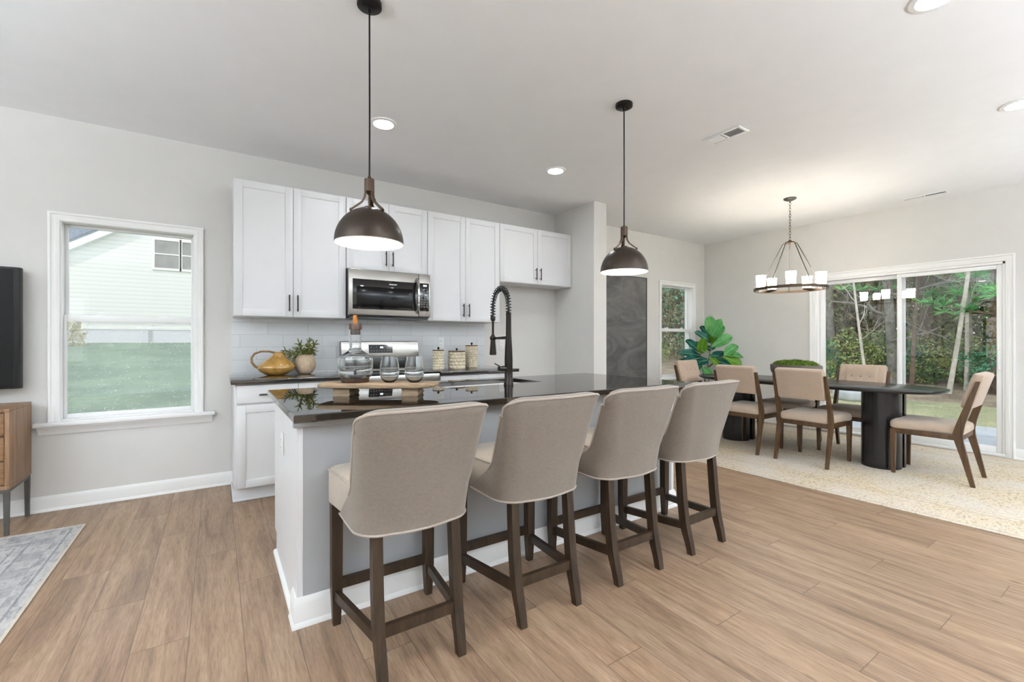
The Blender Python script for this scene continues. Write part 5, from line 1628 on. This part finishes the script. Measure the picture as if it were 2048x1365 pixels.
def leafy(name, label, x, y, h, w, mat, seed, n=2600, size=0.16, trunk='trunk_brown', z0=0.12, cat='tree', group=None, clumps=26, r=None):
    rng = random.Random(seed)
    root = thing(name, label, cat, (x, y, gz(x, y)), 0, group)
    mb = MB(); r = r or 0.02 * h
    mb.tube([(0, 0, -0.1), (0.03 * h * 0.3, 0, h * 0.35), (0, 0.02 * h * 0.3, h * 0.7), (0, 0, h * 0.96)], r, 7, radii=[r, r * 0.85, r * 0.55, r * 0.12]); build('trunk', mb, trunk, root, ang=70)
    mb = MB()
    for k in range(clumps):
        f = (k + 0.5) / clumps; z = h * (z0 + (1 - z0) * f); rr = w * 0.5 * (math.sin(PI * (0.16 + 0.80 * f)) ** 0.7)
        az = k * 2.4 + rng.uniform(-0.4, 0.4); rad = rr * rng.uniform(0.25, 0.8)
        leaf_cloud(mb, rng, (rad * math.cos(az), rad * math.sin(az), z), (rr * 0.62, rr * 0.62, h * 0.10 + 0.12), n // clumps, size)
    build('foliage', mb, mat, root, smooth=False)
    return root
def pine(name, label, x, y, h, w, seed, low=0.3, group=None):
    rng = random.Random(seed)
    root = thing(name, label, 'tree', (x, y, gz(x, y)), 0, group)
    mb = MB(); mb.tube([(0, 0, -0.1), (0.05, 0.02, h * 0.4), (0, 0, h)], 0.13, 9, radii=[0.16, 0.12, 0.03]); build('trunk', mb, 'trunk_brown', root, ang=70)
    mb = MB(); fb = MB()
    for k in range(34):
        f = low + (1 - low) * k / 34; az = k * 2.4; L = w * 0.5 * (1.15 - 0.8 * (f - low) / (1 - low)) * rng.uniform(0.7, 1.1)
        p = Vector((0, 0, h * f)); d = Vector((math.cos(az), math.sin(az), rng.uniform(-0.1, 0.25))).normalized()
        mb.tube([p, p + d * L * 0.5, p + d * L + Vector((0, 0, 0.1))], 0.03, 5, radii=[0.035, 0.022, 0.008])
        for j in range(7):
            c = p + d * L * (0.25 + 0.75 * j / 6) + Vector((rng.uniform(-0.2, 0.2), rng.uniform(-0.2, 0.2), rng.uniform(-0.08, 0.15)))
            for _ in range(24):
                e = Vector((rng.uniform(-1, 1), rng.uniform(-1, 1), rng.uniform(-0.4, 1.0))).normalized(); s = e.orthogonal().normalized() * 0.014
                Ln = rng.uniform(0.16, 0.30)
                fb.bm.faces.new([fb.bm.verts.new(v) for v in (c - s, c + s, c + e * Ln + s * 0.3, c + e * Ln - s * 0.3)])
    build('branches', mb, 'trunk_brown', root, ang=70); build('needles', fb, 'needles', root, smooth=False)
    return root
bare_tree('thick_grey_tree', 'thick grey trunked bare tree left of the sliding door mullion', 16.2, 4.72, 9.0, 0.135, 'trunk_grey', 3, (0.1, 0.25), 0.14, 14)
bare_tree('slender_pale_tree', 'slender pale forked bare tree seen through the left door pane', 13.4, 4.28, 5.6, 0.036, 'trunk_pale', 12, (0.1, 0.75), 0.24, 10)
bare_tree('leaning_pale_tree', 'tall pale trunk leaning right in the right door pane', 14.6, 3.18, 8.5, 0.05, 'trunk_pale', 8, (0.1, -0.85), 0.45, 9)
bare_tree('straight_pale_tree', 'short pale straight trunk right of the leaning pale tree', 15.6, 3.08, 6.5, 0.048, 'trunk_pale', 15, (0.0, -0.05), 0.3, 9)
bare_tree('grey_tree', 'dim grey straight tree near the left edge of the sliding door', 17.4, 6.62, 9.5, 0.14, 'trunk_grey', 17, (0, 0.1), 0.3, 9)
bare_tree('brown_bare_tree', 'slim brown bare tree just right of the sliding door mullion', 15.2, 3.94, 7.5, 0.055, 'trunk_brown', 19, (0.1, -0.1), 0.22, 12)
b0 = bare_tree('bare_tree', 'bare thin tree in the wood beyond the lawn', 18.5, 1.2, 8.0, 0.08, 'trunk_grey', 23, (0.2, 0.2), 0.2, 12, 'bare trees in the wood')
b1 = bare_tree('bare_tree', 'bare thin tree in the wood beyond the lawn', 18.0, 5.6, 7.5, 0.07, 'trunk_brown', 29, (0.2, -0.3), 0.15, 13, 'bare trees in the wood')
rng = random.Random(31)
for k, (x, y) in enumerate(((17.2, 7.6), (18.3, 4.2), (16.9, 2.4), (19, 8.8), (17.6, 10.6), (19.5, 12.5), (18.2, -0.6), (17.0, -2.2), (16.6, 14.2), (18.6, 6.7), (17.9, 3.4), (19.3, 2.1))):
    dup((b0, b1)[k % 2], (x, y, gz(x, y)), rng.uniform(0, 6), scale=rng.uniform(0.8, 1.2))
pine('pine_tree', 'bright green pine with drooping boughs in the upper right of the door', 15.3, 2.45, 7.0, 3.9, 5, 0.25)
pine('pine_tree', 'dark green pine behind the mullion of the sliding door', 17.4, 4.25, 8.5, 3.8, 9, 0.30)
# dense evergreens that close the view
kinds = [('evergreen_tree', 'dense dark evergreen tree deep in the wood', 'foliage_teal', 41), ('olive_tree', 'dense olive green tree deep in the wood', 'foliage_olive', 43), ('brown_thicket', 'dense brown leafy thicket deep in the wood', 'foliage_brown', 47)]
protos = []
for i, (nm, lb, mt, sd) in enumerate(kinds):
    protos.append(leafy(nm, lb, 20.0, 2.0 + 2.4 * i, 7.5, 4.2, mt, sd, 5200, 0.20, group='dense trees in the wood', clumps=40, z0=0.05))
spots = []
for r_, (xx, st_) in enumerate(((20.4, 2.1), (22.6, 2.3), (25.0, 2.6))):
    y = -9.0 + r_ * 0.8
    while y < 22:
        xb = xx - max(0, (y - 12)) * 0.35
        if not (r_ == 0 and 1.2 < y < 7.6): spots.append((xb + rng.uniform(-0.6, 0.6), y + rng.uniform(-0.4, 0.4)))
        y += st_
for k, (x, y) in enumerate(spots):
    dup(protos[rng.choice((0, 1, 1, 2, 2, 0))], (x, y, gz(x, y)), rng.uniform(0, 6.28), scale=rng.uniform(0.85, 1.25))
# low shrubs at the edge of the wood
s0 = leafy('edge_shrub', 'low green shrub at the edge of the wood', 15.6, 2.35, 1.3, 1.7, 'foliage_teal', 53, 1500, 0.10, z0=0.1, cat='shrub', group='shrubs along the wood edge', clumps=12)
s1 = leafy('edge_shrub', 'low olive shrub at the edge of the wood', 16.2, 5.6, 1.5, 1.9, 'foliage_olive', 59, 1500, 0.10, z0=0.1, cat='shrub', group='olive shrubs along the wood edge', clumps=12)
for k, (x, y) in enumerate(((15.2, 1.6), (16.6, 3.5), (16.9, 4.4), (15.0, 0.3), (16.4, 6.9), (17.2, 8.3), (17.5, 9.8), (16.2, -1.2), (17.4, 11.4), (16.0, 13.0), (14.8, 14.6), (17.3, 5.0), (16.9, 2.9))):
    dup((s0, s1)[k % 2], (x, y, gz(x, y)), rng.uniform(0, 6.28), scale=rng.uniform(0.7, 1.15))
# tangled undergrowth between the trunks: countless twigs and leaves, one mass
mb = MB(); rg = random.Random(77)
for k in range(260):
    y = rg.uniform(-4, 15); x = rg.uniform(17.2, 20.2) - max(0, y - 12) * 0.35; z = gz(x, y) + rg.random() ** 1.5 * 3.6
    leaf_cloud(mb, rg, (x, y, z), (0.6, 0.6, 0.5), 40, 0.15)
    for _ in range(4):
        p = Vector((x + rg.uniform(-0.6, 0.6), y + rg.uniform(-0.6, 0.6), max(gz(x, y), z - 0.8))); e = p + Vector((rg.uniform(-0.7, 0.7), rg.uniform(-0.7, 0.7), rg.uniform(0.5, 1.4)))
        mb.tube([p, p.lerp(e, 0.5) + Vector((rg.uniform(-0.1, 0.1), rg.uniform(-0.1, 0.1), 0)), e], 0.008, 4, cap=False)
o = build('undergrowth', mb, 'brush_mix', smooth=False)
tag(o, 'tangled brownish green undergrowth between the trunks of the wood', 'undergrowth', None, 'stuff')
# things seen past the glass
leafy('gold_tree', 'yellow leaved tree outside the far left window', -9.6, 2.6, 4.6, 4.6, 'foliage_gold', 61, 2600, 0.22, clumps=26, z0=0.08)
leafy('straw_shrub', 'pale straw coloured shrub by the neighbour house, low in the left window', -4.95, 25.2, 0.95, 1.0, 'straw_shrub', 67, 900, 0.10, z0=0.05, cat='shrub', clumps=9)
mb = MB(); mb.box(-0.32, 0.32, -0.22, 0.22, 0.0, 0.26, 0.09, 4)
o = build('stone_block', mb, 'concrete', ang=60); o.location = (12.1, 4.27, gz(12.1, 4.27) - 0.02); o.rotation_euler = (0, 0, 0.9); tag(o, 'rounded grey stone on the lawn seen under the dining table edge', 'stone')
